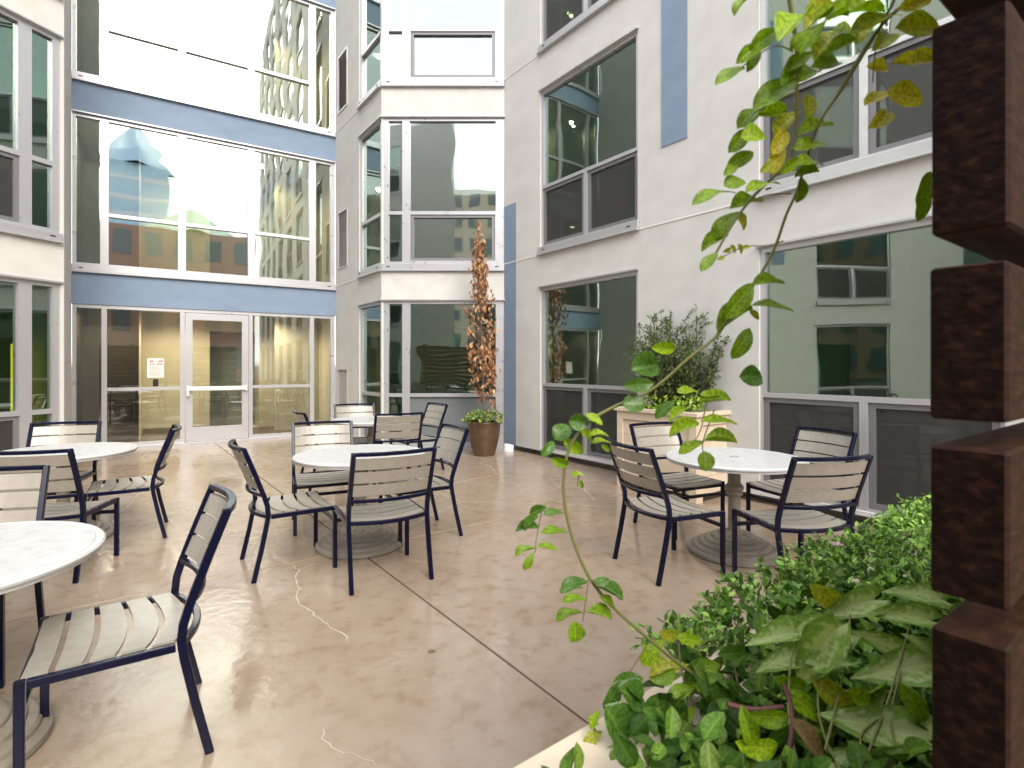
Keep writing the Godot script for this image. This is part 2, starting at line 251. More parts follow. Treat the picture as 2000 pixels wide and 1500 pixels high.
func make_materials() -> void:
	var s := mat("stucco", Color.WHITE, 0.92)
	s.albedo_texture = noise_tex(0.004, 512, 6, 3, [lin(0.535, 0.525, 0.50), lin(0.58, 0.57, 0.545), lin(0.615, 0.605, 0.58)], [0.1, 0.5, 0.9])
	s.heightmap_enabled = true
	s.heightmap_texture = noise_tex(0.09, 512, 4, 9, [], [])
	s.heightmap_scale = 0.16
	tri(s, 0.9)
	var b := mat("blue_stucco", Color.WHITE, 0.85)
	b.albedo_texture = noise_tex(0.006, 512, 6, 5, [lin(0.18, 0.24, 0.335), lin(0.20, 0.265, 0.365), lin(0.22, 0.29, 0.395)], [0.0, 0.5, 1.0])
	b.heightmap_enabled = true
	b.heightmap_texture = s.heightmap_texture
	b.heightmap_scale = 0.2
	tri(b, 0.9)
	var al := mat("aluminium", lin(0.52, 0.52, 0.54), 0.36, 0.5)
	al.roughness_texture = noise_tex(0.02, 256, 4, 21, [Color(0.7, 0.7, 0.7), Color(1, 1, 1)], [0, 1])
	tri(al, 0.8)
	mat("white_bead", lin(0.72, 0.71, 0.68), 0.6)
	mat("sash_metal", lin(0.20, 0.20, 0.21), 0.45, 0.3)
	mat("black_plastic_and_shade", lin(0.02, 0.02, 0.02), 0.9)  # plastic of the intercom, and the painted shade inside the weep slots
	var gl := mat("glass", Color(lin(0.34, 0.70, 0.48), 0.0), 0.0)
	gl.transparency = BaseMaterial3D.TRANSPARENCY_ALPHA
	gl.refraction_enabled = true
	gl.refraction_scale = 0.16
	gl.heightmap_enabled = true
	gl.heightmap_texture = noise_tex(0.012, 256, 2, 33, [], [])
	gl.heightmap_scale = 0.15
	tri(gl, 0.28)
	var cg := mat("clear_glass", Color(lin(0.62, 0.82, 0.68), 0.0), 0.0)
	cg.transparency = BaseMaterial3D.TRANSPARENCY_ALPHA
	cg.refraction_enabled = true
	cg.refraction_scale = 0.18
	cg.heightmap_enabled = true
	cg.heightmap_texture = gl.heightmap_texture
	cg.heightmap_scale = 0.11
	tri(cg, 0.28)
	var lg := mat("lobby_glass", Color(lin(0.78, 0.85, 0.74), 0.0), 0.0)
	lg.transparency = BaseMaterial3D.TRANSPARENCY_ALPHA
	lg.refraction_enabled = true
	lg.refraction_scale = 0.10
	var scn := mat("insect_screen", Color(lin(0.045, 0.042, 0.04), 0.70), 0.6)
	scn.transparency = BaseMaterial3D.TRANSPARENCY_ALPHA
	mat("grey_panel", lin(0.15, 0.165, 0.17), 0.35)
	mat("room_wall", lin(0.52, 0.51, 0.47), 0.9)
	mat("curtain", lin(0.42, 0.46, 0.42), 0.95)
	mat("lobby_tan", lin(0.50, 0.45, 0.37), 0.8)
	mat("lobby_orange", lin(0.50, 0.39, 0.26), 0.7)
	mat("lobby_dark", lin(0.05, 0.045, 0.045), 0.6)
	mat("lobby_door", lin(0.13, 0.15, 0.16), 0.5)
	mat("lobby_ceiling", lin(0.62, 0.58, 0.50), 0.9)
	mat("carpet", lin(0.10, 0.07, 0.05), 0.95)
	mat("skirting", lin(0.12, 0.09, 0.06), 0.7)
	var lm := mat("lamp_glow", lin(1, 0.85, 0.6), 0.5)
	lm.emission_enabled = true
	lm.emission = lin(1.0, 0.78, 0.48)
	lm.emission_energy_multiplier = 5.0
	var yl := mat("yellow_lamp", lin(1, 0.62, 0.05), 0.5)
	yl.emission_enabled = true
	yl.emission = lin(1.0, 0.50, 0.02)
	yl.emission_energy_multiplier = 0.45
	var vt := mat("vent_grey", lin(0.50, 0.47, 0.44), 0.55)
	tri(vt, 1.0)
	# paving: honed tan concrete, wet after rain
	var p := mat("paving", Color.WHITE, 1.0)
	p.albedo_texture = noise_tex(0.0035, 1024, 8, 41, [lin(0.34, 0.256, 0.188), lin(0.362, 0.28, 0.21), lin(0.373, 0.293, 0.223), lin(0.39, 0.313, 0.243)], [0.05, 0.4, 0.62, 0.95])
	p.roughness_texture = noise_tex(0.005, 512, 6, 47, [Color(0.11, 0.11, 0.11), Color(0.19, 0.19, 0.19), Color(0.29, 0.29, 0.29)], [0.2, 0.5, 0.85])
	p.heightmap_enabled = true
	p.heightmap_texture = noise_tex(0.05, 1024, 5, 43, [], [])
	p.heightmap_scale = 0.11
	p.metallic_specular = 0.58
	tri(p, 0.21)
	p.detail_enabled = true
	p.detail_blend_mode = BaseMaterial3D.BLEND_MODE_MUL
	p.detail_uv_layer = BaseMaterial3D.DETAIL_UV_2
	p.detail_albedo = noise_tex(0.02, 512, 6, 57, [Color(0.91, 0.87, 0.83), Color(0.98, 0.97, 0.96), Color(1, 1, 1)], [0.12, 0.42, 0.8])
	p.uv2_triplanar = true
	p.uv2_world_triplanar = true
	p.uv2_scale = Vector3(0.55, 0.55, 0.55)
	var asph := mat("asphalt", lin(0.06, 0.06, 0.06), 0.9)
	tri(asph, 1)
	var ck := mat("crack_fill", lin(0.54, 0.46, 0.37), 0.6)
	tri(ck, 1)
	# furniture
	var nv := mat("navy_metal", lin(0.003, 0.004, 0.020), 0.22)
	nv.metallic_specular = 0.36
	tri(nv, 4.0, false)
	var sl := mat("slat", Color.WHITE, 0.36)
	sl.albedo_texture = noise_tex(0.03, 256, 5, 63, [lin(0.275, 0.252, 0.215), lin(0.32, 0.296, 0.256)], [0.2, 0.8])
	sl.metallic_specular = 0.6
	tri(sl, 2.0, false)
	var st := mat("stone_top", Color.WHITE, 0.4)
	st.albedo_texture = noise_tex(0.012, 512, 6, 65, [lin(0.44, 0.44, 0.44), lin(0.50, 0.50, 0.498), lin(0.54, 0.54, 0.538)], [0.12, 0.42, 0.8])
	st.heightmap_enabled = true
	st.heightmap_texture = noise_tex(0.05, 512, 4, 66, [], [])
	st.heightmap_scale = 0.05
	tri(st, 1.6, false)
	var pd := mat("pedestal", Color.WHITE, 0.42)
	pd.albedo_texture = noise_tex(0.02, 256, 5, 67, [lin(0.22, 0.195, 0.165), lin(0.29, 0.26, 0.22)], [0.2, 0.8])
	tri(pd, 2.0, false)
	var cr := mat("cream_wood", Color.WHITE, 0.6)
	cr.albedo_texture = noise_tex(0.01, 256, 5, 69, [lin(0.60, 0.49, 0.37), lin(0.68, 0.57, 0.44)], [0.2, 0.8])
	tri(cr, 1.5)
	var pot := mat("brown_pot", Color.WHITE, 0.35)
	pot.albedo_texture = noise_tex(0.015, 256, 5, 71, [lin(0.075, 0.040, 0.022), lin(0.11, 0.062, 0.035)], [0.2, 0.8])
	tri(pot, 2.0, false)
	var soil := mat("soil", Color.WHITE, 0.95)
	soil.albedo_texture = noise_tex(0.05, 256, 5, 72, [lin(0.02, 0.014, 0.01), lin(0.07, 0.05, 0.035)], [0.3, 0.7])
	soil.heightmap_enabled = true
	soil.heightmap_texture = noise_tex(0.08, 256, 5, 73, [], [])
	soil.heightmap_scale = 2.0
	tri(soil, 3.0)
	var tb := mat("timber", Color.WHITE, 0.75)
	tb.metallic_specular = 0.3
	tb.albedo_texture = noise_tex(0.02, 512, 6, 75, [lin(0.018, 0.0068, 0.0034), lin(0.028, 0.0105, 0.0052), lin(0.046, 0.018, 0.0085)], [0.2, 0.5, 0.85])
	tb.heightmap_enabled = true
	tb.heightmap_texture = noise_tex(0.05, 512, 5, 76, [], [])
	tb.heightmap_scale = 0.05
	tb.uv1_triplanar = true
	tb.uv1_scale = Vector3(1.5, 7.0, 4.0)
	var te := mat("timber_end", Color.WHITE, 0.85)
	te.metallic_specular = 0.25
	te.albedo_texture = noise_tex(0.03, 512, 4, 78, [lin(0.007, 0.0027, 0.0016), lin(0.013, 0.005, 0.0028), lin(0.034, 0.013, 0.0062)], [0.3, 0.58, 0.9])
	te.heightmap_enabled = true
	te.heightmap_texture = noise_tex(0.05, 512, 4, 78, [], [])
	te.heightmap_scale = 0.12
	te.uv1_triplanar = true
	te.uv1_scale = Vector3(3.0, 3.6, 2.4)
	var fw := mat("fence_wood", Color.WHITE, 0.7)
	fw.albedo_texture = noise_tex(0.02, 256, 5, 80, [lin(0.10, 0.05, 0.028), lin(0.20, 0.105, 0.06)], [0.2, 0.8])
	fw.uv1_triplanar = true
	fw.uv1_scale = Vector3(0.5, 5, 3)
	var bk := mat("bark", Color.WHITE, 0.9)
	bk.albedo_texture = noise_tex(0.05, 256, 4, 82, [lin(0.09, 0.06, 0.045), lin(0.2, 0.15, 0.12)], [0.2, 0.8])
	tri(bk, 5.0, false)
	mat("red_stem", lin(0.11, 0.04, 0.03), 0.6)
	mat("green_stem", lin(0.17, 0.17, 0.05), 0.6)
	mat("brick", lin(0.36, 0.21, 0.16), 0.9)
	mat("green_roof", lin(0.40, 0.52, 0.40), 0.8)
	mat("far_beige", lin(0.50, 0.42, 0.33), 0.9)
	mat("tower_glass", lin(0.36, 0.52, 0.66), 0.4, 0.2)
	mat("far_window", lin(0.10, 0.12, 0.13), 0.2)
	# leaves
	var cols := [
		[lin(0.21, 0.35, 0.012), lin(0.31, 0.46, 0.04), lin(0.1, 0.2, 0.03), 0.0],
		[lin(0.34, 0.52, 0.014), lin(0.44, 0.60, 0.05), lin(0.2, 0.35, 0.05), 0.0],
		[lin(0.45, 0.48, 0.03), lin(0.52, 0.55, 0.08), lin(0.3, 0.24, 0.04), 0.25],
		[lin(0.64, 0.57, 0.025), lin(0.68, 0.62, 0.07), lin(0.42, 0.22, 0.03), 0.18],
		[lin(0.10, 0.22, 0.03), lin(0.18, 0.31, 0.07), lin(0.06, 0.14, 0.04), 0.0],
		[lin(0.25, 0.42, 0.07), lin(0.66, 0.68, 0.32), lin(0.60, 0.69, 0.33), 0.72],
		[lin(0.30, 0.19, 0.085), lin(0.40, 0.28, 0.14), lin(0.34, 0.24, 0.12), 0.3]]
	for k in cols.size():
		var m := mat("leaf_%d" % k, Color.WHITE, 0.30 if k == 4 else 0.45)
		m.albedo_texture = leaf_image(100 + k, cols[k][0], cols[k][1], cols[k][2], cols[k][3])
		m.backlight_enabled = true
		m.backlight = Color(0.75, 0.8, 0.4)
		m.metallic_specular = 0.4
	var sm := mat("small_leaf", Color.WHITE, 0.3)
	sm.vertex_color_use_as_albedo = true
	sm.metallic_specular = 0.38
	sm.backlight_enabled = true
	sm.backlight = Color(0.4, 0.45, 0.25)
	var cv := mat("cover_leaf", Color.WHITE, 0.5)
	cv.vertex_color_use_as_albedo = true
	cv.metallic_specular = 0.32
	cv.albedo_texture = leaf_image(140, Color(0.78, 0.82, 0.7), Color(1, 1, 0.9), Color(0.9, 0.8, 0.6), 0.1)
	cv.backlight_enabled = true
	cv.backlight = Color(0.5, 0.55, 0.25)
	var dl := mat("dry_leaf", Color.WHITE, 0.7)
	dl.vertex_color_use_as_albedo = true
	dl.backlight_enabled = true
	dl.backlight = Color(0.4, 0.3, 0.2)
	var pet := mat("petal", lin(0.62, 0.32, 0.46), 0.6)
	pet.backlight_enabled = true
	pet.backlight = Color(0.4, 0.3, 0.35)

# ---------- facades ----------
func facade(ax: float, ad: float, bx: float, bd: float) -> Dictionary:   # from plan point A towards plan point B, facing the courtyard
	var o := W(ax, ad)
	var u := (W(bx, bd) - o).normalized()
	var n := Vector3(-u.z, 0, u.x)
	if n.dot(W(-1.0, 4.0) - o) < 0:
		n = -n
	return {"o": o, "u": u, "n": n, "len": (W(bx, bd) - o).length()}

func at(F: Dictionary, u: float, v: float, w: float) -> Vector3:
	return F.o + F.u * u + UPV * v + F.n * w

func fbox(mb: MB, F: Dictionary, u0: float, u1: float, v0: float, v1: float, w0: float, w1: float, r := 0.0) -> void:
	var c := at(F, (u0 + u1) / 2, (v0 + v1) / 2, (w0 + w1) / 2)
	if r > 0:
		mb.rbox(c, F.u * ((u1 - u0) / 2), UPV * ((v1 - v0) / 2), F.n * ((w1 - w0) / 2), r)
	else:
		mb.box(c, F.u * ((u1 - u0) / 2), UPV * ((v1 - v0) / 2), F.n * ((w1 - w0) / 2))

func gridslab(mb: MB, F: Dictionary, u0: float, u1: float, v0: float, v1: float, holes: Array, wf: float, wb: float, sides := true) -> void:
	var us := [u0, u1]
	var vs := [v0, v1]
	for h in holes:
		us.append_array([h[0], h[1]])
		vs.append_array([h[2], h[3]])
	us.sort()
	vs.sort()
	for i in us.size() - 1:
		if us[i + 1] - us[i] < 1e-4:
			continue
		for j in vs.size() - 1:
			if vs[j + 1] - vs[j] < 1e-4:
				continue
			var cu: float = (us[i] + us[i + 1]) / 2
			var cv: float = (vs[j] + vs[j + 1]) / 2
			var inside := false
			for h in holes:
				if cu > h[0] and cu < h[1] and cv > h[2] and cv < h[3]:
					inside = true
					break
			if not inside:
				mb.quad(at(F, us[i], vs[j], wf), at(F, us[i + 1], vs[j], wf), at(F, us[i + 1], vs[j + 1], wf), at(F, us[i], vs[j + 1], wf), F.n)
	for h in holes:
		mb.quad(at(F, h[0], h[2], wf), at(F, h[0], h[3], wf), at(F, h[0], h[3], wb), at(F, h[0], h[2], wb), F.u)
		mb.quad(at(F, h[1], h[2], wf), at(F, h[1], h[3], wf), at(F, h[1], h[3], wb), at(F, h[1], h[2], wb), -F.u)
		mb.quad(at(F, h[0], h[2], wf), at(F, h[1], h[2], wf), at(F, h[1], h[2], wb), at(F, h[0], h[2], wb), UPV)
		mb.quad(at(F, h[0], h[3], wf), at(F, h[1], h[3], wf), at(F, h[1], h[3], wb), at(F, h[0], h[3], wb), -UPV)
	if sides:
		mb.quad(at(F, u0, v0, wf), at(F, u0, v1, wf), at(F, u0, v1, wb), at(F, u0, v0, wb), -F.u)
		mb.quad(at(F, u1, v0, wf), at(F, u1, v1, wf), at(F, u1, v1, wb), at(F, u1, v0, wb), F.u)
		mb.quad(at(F, u0, v0, wf), at(F, u1, v0, wf), at(F, u1, v0, wb), at(F, u0, v0, wb), -UPV)
		mb.quad(at(F, u0, v1, wf), at(F, u1, v1, wf), at(F, u1, v1, wb), at(F, u0, v1, wb), UPV)
		mb.quad(at(F, u0, v0, wb), at(F, u1, v0, wb), at(F, u1, v1, wb), at(F, u0, v1, wb), -F.n) if holes.is_empty() else null

func room(mb: MB, F: Dictionary, u0: float, u1: float, v0: float, v1: float, wf: float, wb: float) -> void:
	mb.quad(at(F, u0, v0, wf), at(F, u1, v0, wf), at(F, u1, v0, wb), at(F, u0, v0, wb), UPV)
	mb.quad(at(F, u0, v1, wf), at(F, u1, v1, wf), at(F, u1, v1, wb), at(F, u0, v1, wb), -UPV)
	mb.quad(at(F, u0, v0, wf), at(F, u0, v1, wf), at(F, u0, v1, wb), at(F, u0, v0, wb), F.u)
	mb.quad(at(F, u1, v0, wf), at(F, u1, v1, wf), at(F, u1, v1, wb), at(F, u1, v0, wb), -F.u)
	mb.quad(at(F, u0, v0, wb), at(F, u1, v0, wb), at(F, u1, v1, wb), at(F, u0, v1, wb), F.n)

func window(b: Node, F: Dictionary, u0: float, u1: float, v0: float, v1: float, panes: Array, o := {}) -> Node3D:
	# panes: [u0, u1, v0, v1, kind] with g fixed glass, s opening sash behind an insect screen, o sash without screen, p dark panel behind glass
	var wn := node("window", b)
	var fr := MB.new()
	gridslab(fr, F, u0, u1, v0, v1, panes, o.get("wf", -0.025), -0.13, false)
	put("frame", fr, M.aluminium, wn)
	var glass: Material = M[o.get("glass", "glass")]
	for p in panes:
		var kind: String = p[4]
		var g := MB.new()
		if kind in ["g", "p"]:
			fbox(g, F, p[0] - 0.004, p[1] + 0.004, p[2] - 0.004, p[3] + 0.004, -0.082, -0.074)
			put("pane" if kind == "g" else "spandrel_panel", g, glass if kind == "g" else M.grey_panel, wn)
		else:
			var e := 0.004
			var q := [p[0] + 0.055, p[1] - 0.055, p[2] + 0.05, p[3] - 0.05]
			var sa := MB.new()
			gridslab(sa, F, p[0] + e, p[1] - e, p[2] + e, p[3] - e, [q], -0.045, -0.115, true)
			put("sash", sa, M.sash_metal, wn)
			fbox(g, F, q[0] - 0.004, q[1] + 0.004, q[2] - 0.004, q[3] + 0.004, -0.10, -0.092)
			put("pane", g, glass, wn)
			if kind == "s":
				var sc := MB.new()
				sc.quad(at(F, q[0], q[2], -0.062), at(F, q[1], q[2], -0.062), at(F, q[1], q[3], -0.062), at(F, q[0], q[3], -0.062), F.n)
				put("insect_screen", sc, M.insect_screen, wn)
	if o.get("sill", true):
		var s := MB.new()
		var ex: float = o.get("sill_over", 0.03)
		fbox(s, F, u0 - ex, u1 + ex, v0 - 0.105, v0 - 0.002, 0.002, 0.035, 0.004)
		fbox(s, F, u0 - ex, u1 + ex, v0 - 0.13, v0 - 0.107, 0.002, 0.06, 0.004)
		put("sill", s, M.aluminium, wn)
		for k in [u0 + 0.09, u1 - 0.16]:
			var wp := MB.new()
			fbox(wp, F, k, k + 0.06, v0 - 0.06, v0 - 0.045, 0.036, 0.039)  # shade of the slot painted as a black block on the sill face
			put("weep_slot_shade", wp, M.black_plastic_and_shade, wn)
	if o.get("head", true):
		var hd := MB.new()
		fbox(hd, F, u0 - 0.02, u1 + 0.02, v1 + 0.002, v1 + 0.03, 0.002, 0.03, 0.004)
		put("head_flashing", hd, M.aluminium, wn)
	if o.get("room", true):
		var r := MB.new()
		room(r, F, u0, u1, v0, v1, -0.131, -2.4)
		put("room_lining", r, M.room_wall, wn)
		if o.get("curtain", false):
			var c := MB.new()
			var pts := []
			var cw: float = o.get("curtain_w", 0.4) * (u1 - u0)
			for k in 41:
				pts.append(Vector2(u0 + 0.03 + cw * k / 40.0, -0.26 + 0.03 * sin(k * 1.7)))
			for k in 40:
				c.quad(at(F, pts[k].x, v0, pts[k].y), at(F, pts[k + 1].x, v0, pts[k + 1].y), at(F, pts[k + 1].x, v1, pts[k + 1].y), at(F, pts[k].x, v1, pts[k].y), F.n)
			put("curtain", c, M.curtain, wn)
	return wn

func joint(b: Node, F: Dictionary, u0: float, u1: float, v: float) -> void:
	var m := MB.new()
	fbox(m, F, u0, u1, v - 0.009, v + 0.009, 0.001, 0.007)
	put("joint_bead", m, M.white_bead, b)

func vent(b: Node, F: Dictionary, u0: float, u1: float, v0: float, v1: float) -> void:
	var vn := node("vent", b)
	var fr := MB.new()
	gridslab(fr, F, u0, u1, v0, v1, [[u0 + 0.025, u1 - 0.025, v0 + 0.025, v1 - 0.025]], 0.018, -0.06, true)
	put("vent_frame", fr, M.aluminium, vn)
	var bk := MB.new()
	fbox(bk, F, u0 + 0.026, u1 - 0.026, v0 + 0.026, v1 - 0.026, -0.058, -0.05)
	put("vent_back", bk, M.vent_grey, vn)
	var nb := int((v1 - v0 - 0.06) / 0.036)
	for k in nb:
		var s := MB.new()
		var vv := v0 + 0.045 + k * 0.036
		var c := at(F, (u0 + u1) / 2, vv, -0.018)
		s.box(c, F.u * ((u1 - u0) / 2 - 0.028), (UPV * -0.8 + F.n * 0.6) * 0.026, (UPV * 0.6 + F.n * 0.8) * 0.002)
		put("louvre", s, M.vent_grey, vn)

func downlight(b: Node, pos: Vector3, energy: float) -> void:
	var l := node("ceiling_light", b)
	var m := MB.new()
	m.lathe(pos, [Vector2(0.0, -0.012), Vector2(0.07, -0.012), Vector2(0.07, 0.0)], 20)
	put("lamp_disc", m, M.lamp_glow, l)
	var r := MB.new()
	r.lathe(pos, [Vector2(0.071, -0.014), Vector2(0.095, -0.014), Vector2(0.095, 0.0)], 20)
	put("trim_ring", r, M.white_bead, l)
	var s := SpotLight3D.new()
	s.name = "downlight"
	l.add_child(s, true)
	s.position = pos + Vector3(0, -0.03, 0)
	s.rotation.x = -PI / 2
	s.spot_angle = 80
	s.spot_angle_attenuation = 0.6
	s.spot_range = 8
	s.spot_attenuation = 2
	s.light_size = 0.06
	s.light_energy = energy
	s.light_color = Color(1.0, 0.92, 0.79)
	s.shadow_enabled = true

func build_building() -> void:
	var b := thing("apartment_building", "white and blue stucco apartment building with tall aluminium windows round the patio", "building")
	var TOP := 13.2
	# --- right wing ---
	var R := facade(-0.133, 9.38, -0.133 + 0.589 * 34.0, 9.38 - 0.808 * 34.0)
	var holes := []
	var starts := [[0.98, 2.97], [4.60, 6.54]]
	for k in 7:
		starts.append([8.3 + 3.6 * k, 10.25 + 3.6 * k])
	for s in starts:
		holes.append([s[0], s[1], 0.13, 2.66])
		for k in 3:
			holes.append([s[0], s[1], 3.30 + STOREY * k, 5.76 + STOREY * k])
	var mb := MB.new()
	for s in starts:
		for k in range(3, 7):
			holes.append([s[0], s[1], 3.30 + STOREY * k, 5.76 + STOREY * k])
	gridslab(mb, R, 0.0, 34.0, 0.09, 26.0, holes, 0.0, -0.2)
	put("wall", mb, M.stucco, b)
	mb = MB.new()
	fbox(mb, R, 0.05, 34.0, -0.02, 0.089, -0.3, -0.16)
	put("base_recess", mb, M.sash_metal, b)
	for i in starts.size():
		var a: float = starts[i][0]
		var e: float = starts[i][1]
		var mid := (a + e) / 2
		for k in range(-1, 3):
			var v0 := 0.13 if k < 0 else 3.30 + STOREY * k
			var vm := 1.13 if k < 0 else 4.24 + STOREY * k
			var v1 := 2.66 if k < 0 else 5.76 + STOREY * k
			window(b, R, a, e, v0, v1, [[a + 0.05, e - 0.05, vm + 0.03, v1 - 0.05, "g"], [a + 0.03, mid - 0.035, v0 + 0.03, vm - 0.02, "s"], [mid + 0.035, e - 0.03, v0 + 0.03, vm - 0.02, "s"]], {"curtain": (i + k) % 3 == 1, "sill": k >= 0})
		for k in range(3, 7):
			var vu := 3.30 + STOREY * k
			window(b, R, a, e, vu, vu + 2.46, [[a + 0.05, e - 0.05, vu + 0.97, vu + 2.41, "g"], [a + 0.05, e - 0.05, vu + 0.04, vu + 0.92, "g"]], {"sill": false, "head": false})
	for k in 3:
		var prev := 0.0
		for s in starts:
			joint(b, R, prev, s[0] - 0.035, 3.185 + STOREY * k)
			prev = s[1] + 0.035
	mb = MB.new()
	fbox(mb, R, 0.004, 0.342, 0.095, 4.17, 0.0005, 0.005)
	put("blue_stripe", mb, M.blue_stucco, b)
	mb = MB.new()
	fbox(mb, R, 3.355, 3.725, 4.115, 10.5, 0.0005, 0.012)
	put("blue_stripe", mb, M.blue_stucco, b)
	# --- bay front and its splayed side ---
	var B := facade(-2.257, 9.38, -0.133, 9.38)
	var V := facade(-3.678, 11.3, -2.257, 9.38)
	var bl: float = B.len
	mb = MB.new()
	holes = [[0.0, bl, 0.0, 2.55]]
	for k in 4:
		holes.append([0.0, bl, 3.19 + STOREY * k, 5.72 + STOREY * k])
	gridslab(mb, B, 0.0, bl, 0.0, TOP, holes, 0.0, -0.14, false)
	put("wall", mb, M.stucco, b)
	mb = MB.new()
	var vl: float = V.len
	holes = [[1.34, vl, 0.0, 2.55]]
	var vents := [[0.19, 0.74, 0.48, 1.36], [0.19, 0.74, 3.40, 4.55], [0.19, 0.74, 3.40 + STOREY, 4.55 + STOREY]]
	for k in 4:
		holes.append([1.34, vl, 3.19 + STOREY * k, 5.72 + STOREY * k])
	holes.append_array(vents)
	gridslab(mb, V, 0.0, vl, 0.0, TOP, holes, 0.0, -0.14, false)
	put("wall", mb, M.stucco, b)
	for q in vents:
		vent(b, V, q[0], q[1], q[2], q[3])
	for k in range(-1, 4):
		var v0 := 0.0 if k < 0 else 3.19 + STOREY * k
		var vm := 0.92 if k < 0 else 4.08 + STOREY * k
		var v1 := 2.55 if k < 0 else 5.72 + STOREY * k
		var lo := 0.10 if k < 0 else 0.045
		var pn := [[0.12, 0.354, v0 + lo, vm - 0.03, "g"], [0.12, 0.354, vm + 0.03, v1 - 0.05, "g"], [0.487, bl - 0.15, vm + 0.03, v1 - 0.05, "g"]]
		pn.append([0.487, bl - 0.15, v0 + lo, vm - 0.03, "p"] if k < 0 else [0.50, bl - 0.16, v0 + 0.06, vm - 0.03, "o"])
		window(b, B, 0.0, bl, v0, v1, pn, {"room": false, "sill": k >= 0, "sill_over": 0.0, "glass": "clear_glass" if k >= 0 else "glass"})
		window(b, V, 1.34, vl, v0, v1, [[1.41, vl - 0.11, v0 + lo, vm - 0.03, "g"], [1.41, vl - 0.11, vm + 0.03, v1 - 0.05, "g"]], {"room": false, "sill": k >= 0, "sill_over": 0.0})
		var rm := MB.new()   # the room behind the bay
		var c0 := at(V, 1.34, v0, -0.142)
		var c1 := at(B, bl - 0.002, v0, -0.142)
		var c2 := c1 + Vector3(0, 0, -2.6)
		var c3 := c0 + Vector3(0.0, 0, -1.4)
		var hh := UPV * (v1 - v0 + 0.01)
		var mid := (c0 + c1 + c2 + c3) / 4
		for e in [[c1, c2], [c2, c3], [c3, c0]]:
			var nn: Vector3 = (mid - (e[0] + e[1]) / 2)
			nn.y = 0
			rm.quad(e[0], e[1], e[1] + hh, e[0] + hh, nn.normalized())
		var cc := at(B, 0.0, v0, -0.15)
		rm.quad(c0, cc, c1, c2, UPV); rm.quad(c0, c2, c3, c3, UPV)
		rm.quad(c0 + hh, cc + hh, c1 + hh, c2 + hh, -UPV); rm.quad(c0 + hh, c2 + hh, c3 + hh, c3 + hh, -UPV)
		put("room_lining", rm, M.room_wall, b)
		if k >= 0:
			joint(b, V, 0.0, 1.33, 3.07 + STOREY * k)
	# --- glazed entrance front ---
	var L := facade(-7.278, 8.97, -3.678, 11.3)
	var ll: float = L.len
	for k in 4:
		mb = MB.new()
		fbox(mb, L, 0.0, ll, 2.462 + STOREY * k, 3.008 + STOREY * k, -0.14, 0.0)
		put("blue_band", mb, M.blue_stucco, b)
	var cu := [[0.055, 0.375], [0.488, 1.50], [1.62, 2.646], [2.762, 3.776], [3.905, 4.20]]
	for k in 3:
		var v0 := 3.115 + STOREY * k
		var vm := 4.0 + STOREY * k
		var v1 := 5.64 + STOREY * k
		var pn := []
		for i in cu.size():
			if i in [0, 4]:
				pn.append([cu[i][0], cu[i][1], v0 + 0.04, v1 - 0.05, "g"])
			else:
				pn.append([cu[i][0], cu[i][1], v0 + 0.04, vm - 0.03, "g"])
				pn.append([cu[i][0], cu[i][1], vm + 0.03, v1 - 0.05, "g"])
		window(b, L, 0.0, ll, v0, v1, pn, {"room": false, "head": true, "sill_over": 0.0, "glass": "clear_glass"})
	# ground floor shopfront with the door
	var g0 := [[0.055, 0.392], [0.465, 1.53], [2.726, 3.786], [3.867, 4.20]]
	var pg := []
	for i in 4:
		if i in [0, 3]:
			pg.append([g0[i][0], g0[i][1], 0.09, 2.40, "g"])
		else:
			pg.append([g0[i][0], g0[i][1], 0.09, 0.995, "g"])
			pg.append([g0[i][0], g0[i][1], 1.05, 2.40, "g"])
	var hole := [1.605, 2.66, 0.0, 2.40, "d"]
	var wn := node("shopfront", b)
	mb = MB.new()
	gridslab(mb, L, 0.0, ll, 0.0, 2.46, pg + [hole], -0.025, -0.13, false)
	put("frame", mb, M.aluminium, wn)
	for p in pg:
		mb = MB.new()
		fbox(mb, L, p[0] - 0.004, p[1] + 0.004, p[2] - 0.004, p[3] + 0.004, -0.082, -0.074)
		put("pane", mb, M.lobby_glass, wn)
	mb = MB.new()
	fbox(mb, L, -0.0, ll, -0.02, 0.035, -0.02, 0.045, 0.004)
	put("threshold", mb, M.aluminium, wn)
	var dn := node("door", b)
	mb = MB.new()
	gridslab(mb, L, 1.612, 2.653, 0.04, 2.392, [[1.725, 2.54, 0.30, 2.27]], -0.03, -0.075, true)
	put("door_frame", mb, M.aluminium, dn)
	mb = MB.new()
	fbox(mb, L, 1.722, 2.543, 0.297, 2.273, -0.056, -0.048)
	put("pane", mb, M.lobby_glass, dn)
	mb = MB.new()
	fbox(mb, L, 1.66, 2.60, 0.965, 1.045, -0.005, 0.045, 0.015)
	fbox(mb, L, 1.63, 1.67, 0.87, 1.07, -0.028, 0.05, 0.01)
	fbox(mb, L, 2.59, 2.625, 0.95, 1.06, -0.028, 0.045, 0.01)
	put("push_bar", mb, M.white_bead, dn)
	# the notice taped inside the glass, and the small intercom box under it
	var im := Image.create(128, 192, false, Image.FORMAT_RGB8)
	im.fill(Color(0.86, 0.85, 0.82))
	for y in range(14, 46):
		for x in range(16, 50):
			var r := Vector2(x - 33, y - 30).length()
			if (r > 11 and r < 14) or (r < 11 and absf(x - 33 + y - 30) < 3):
				im.set_pixel(x, y, Color(0.75, 0.2, 0.2))
			elif r < 11 and absf(y - 30) < 3:
				im.set_pixel(x, y, Color(0.2, 0.2, 0.2))
	im.fill_rect(Rect2i(82, 22, 14, 14), Color(0.78, 0.25, 0.25))
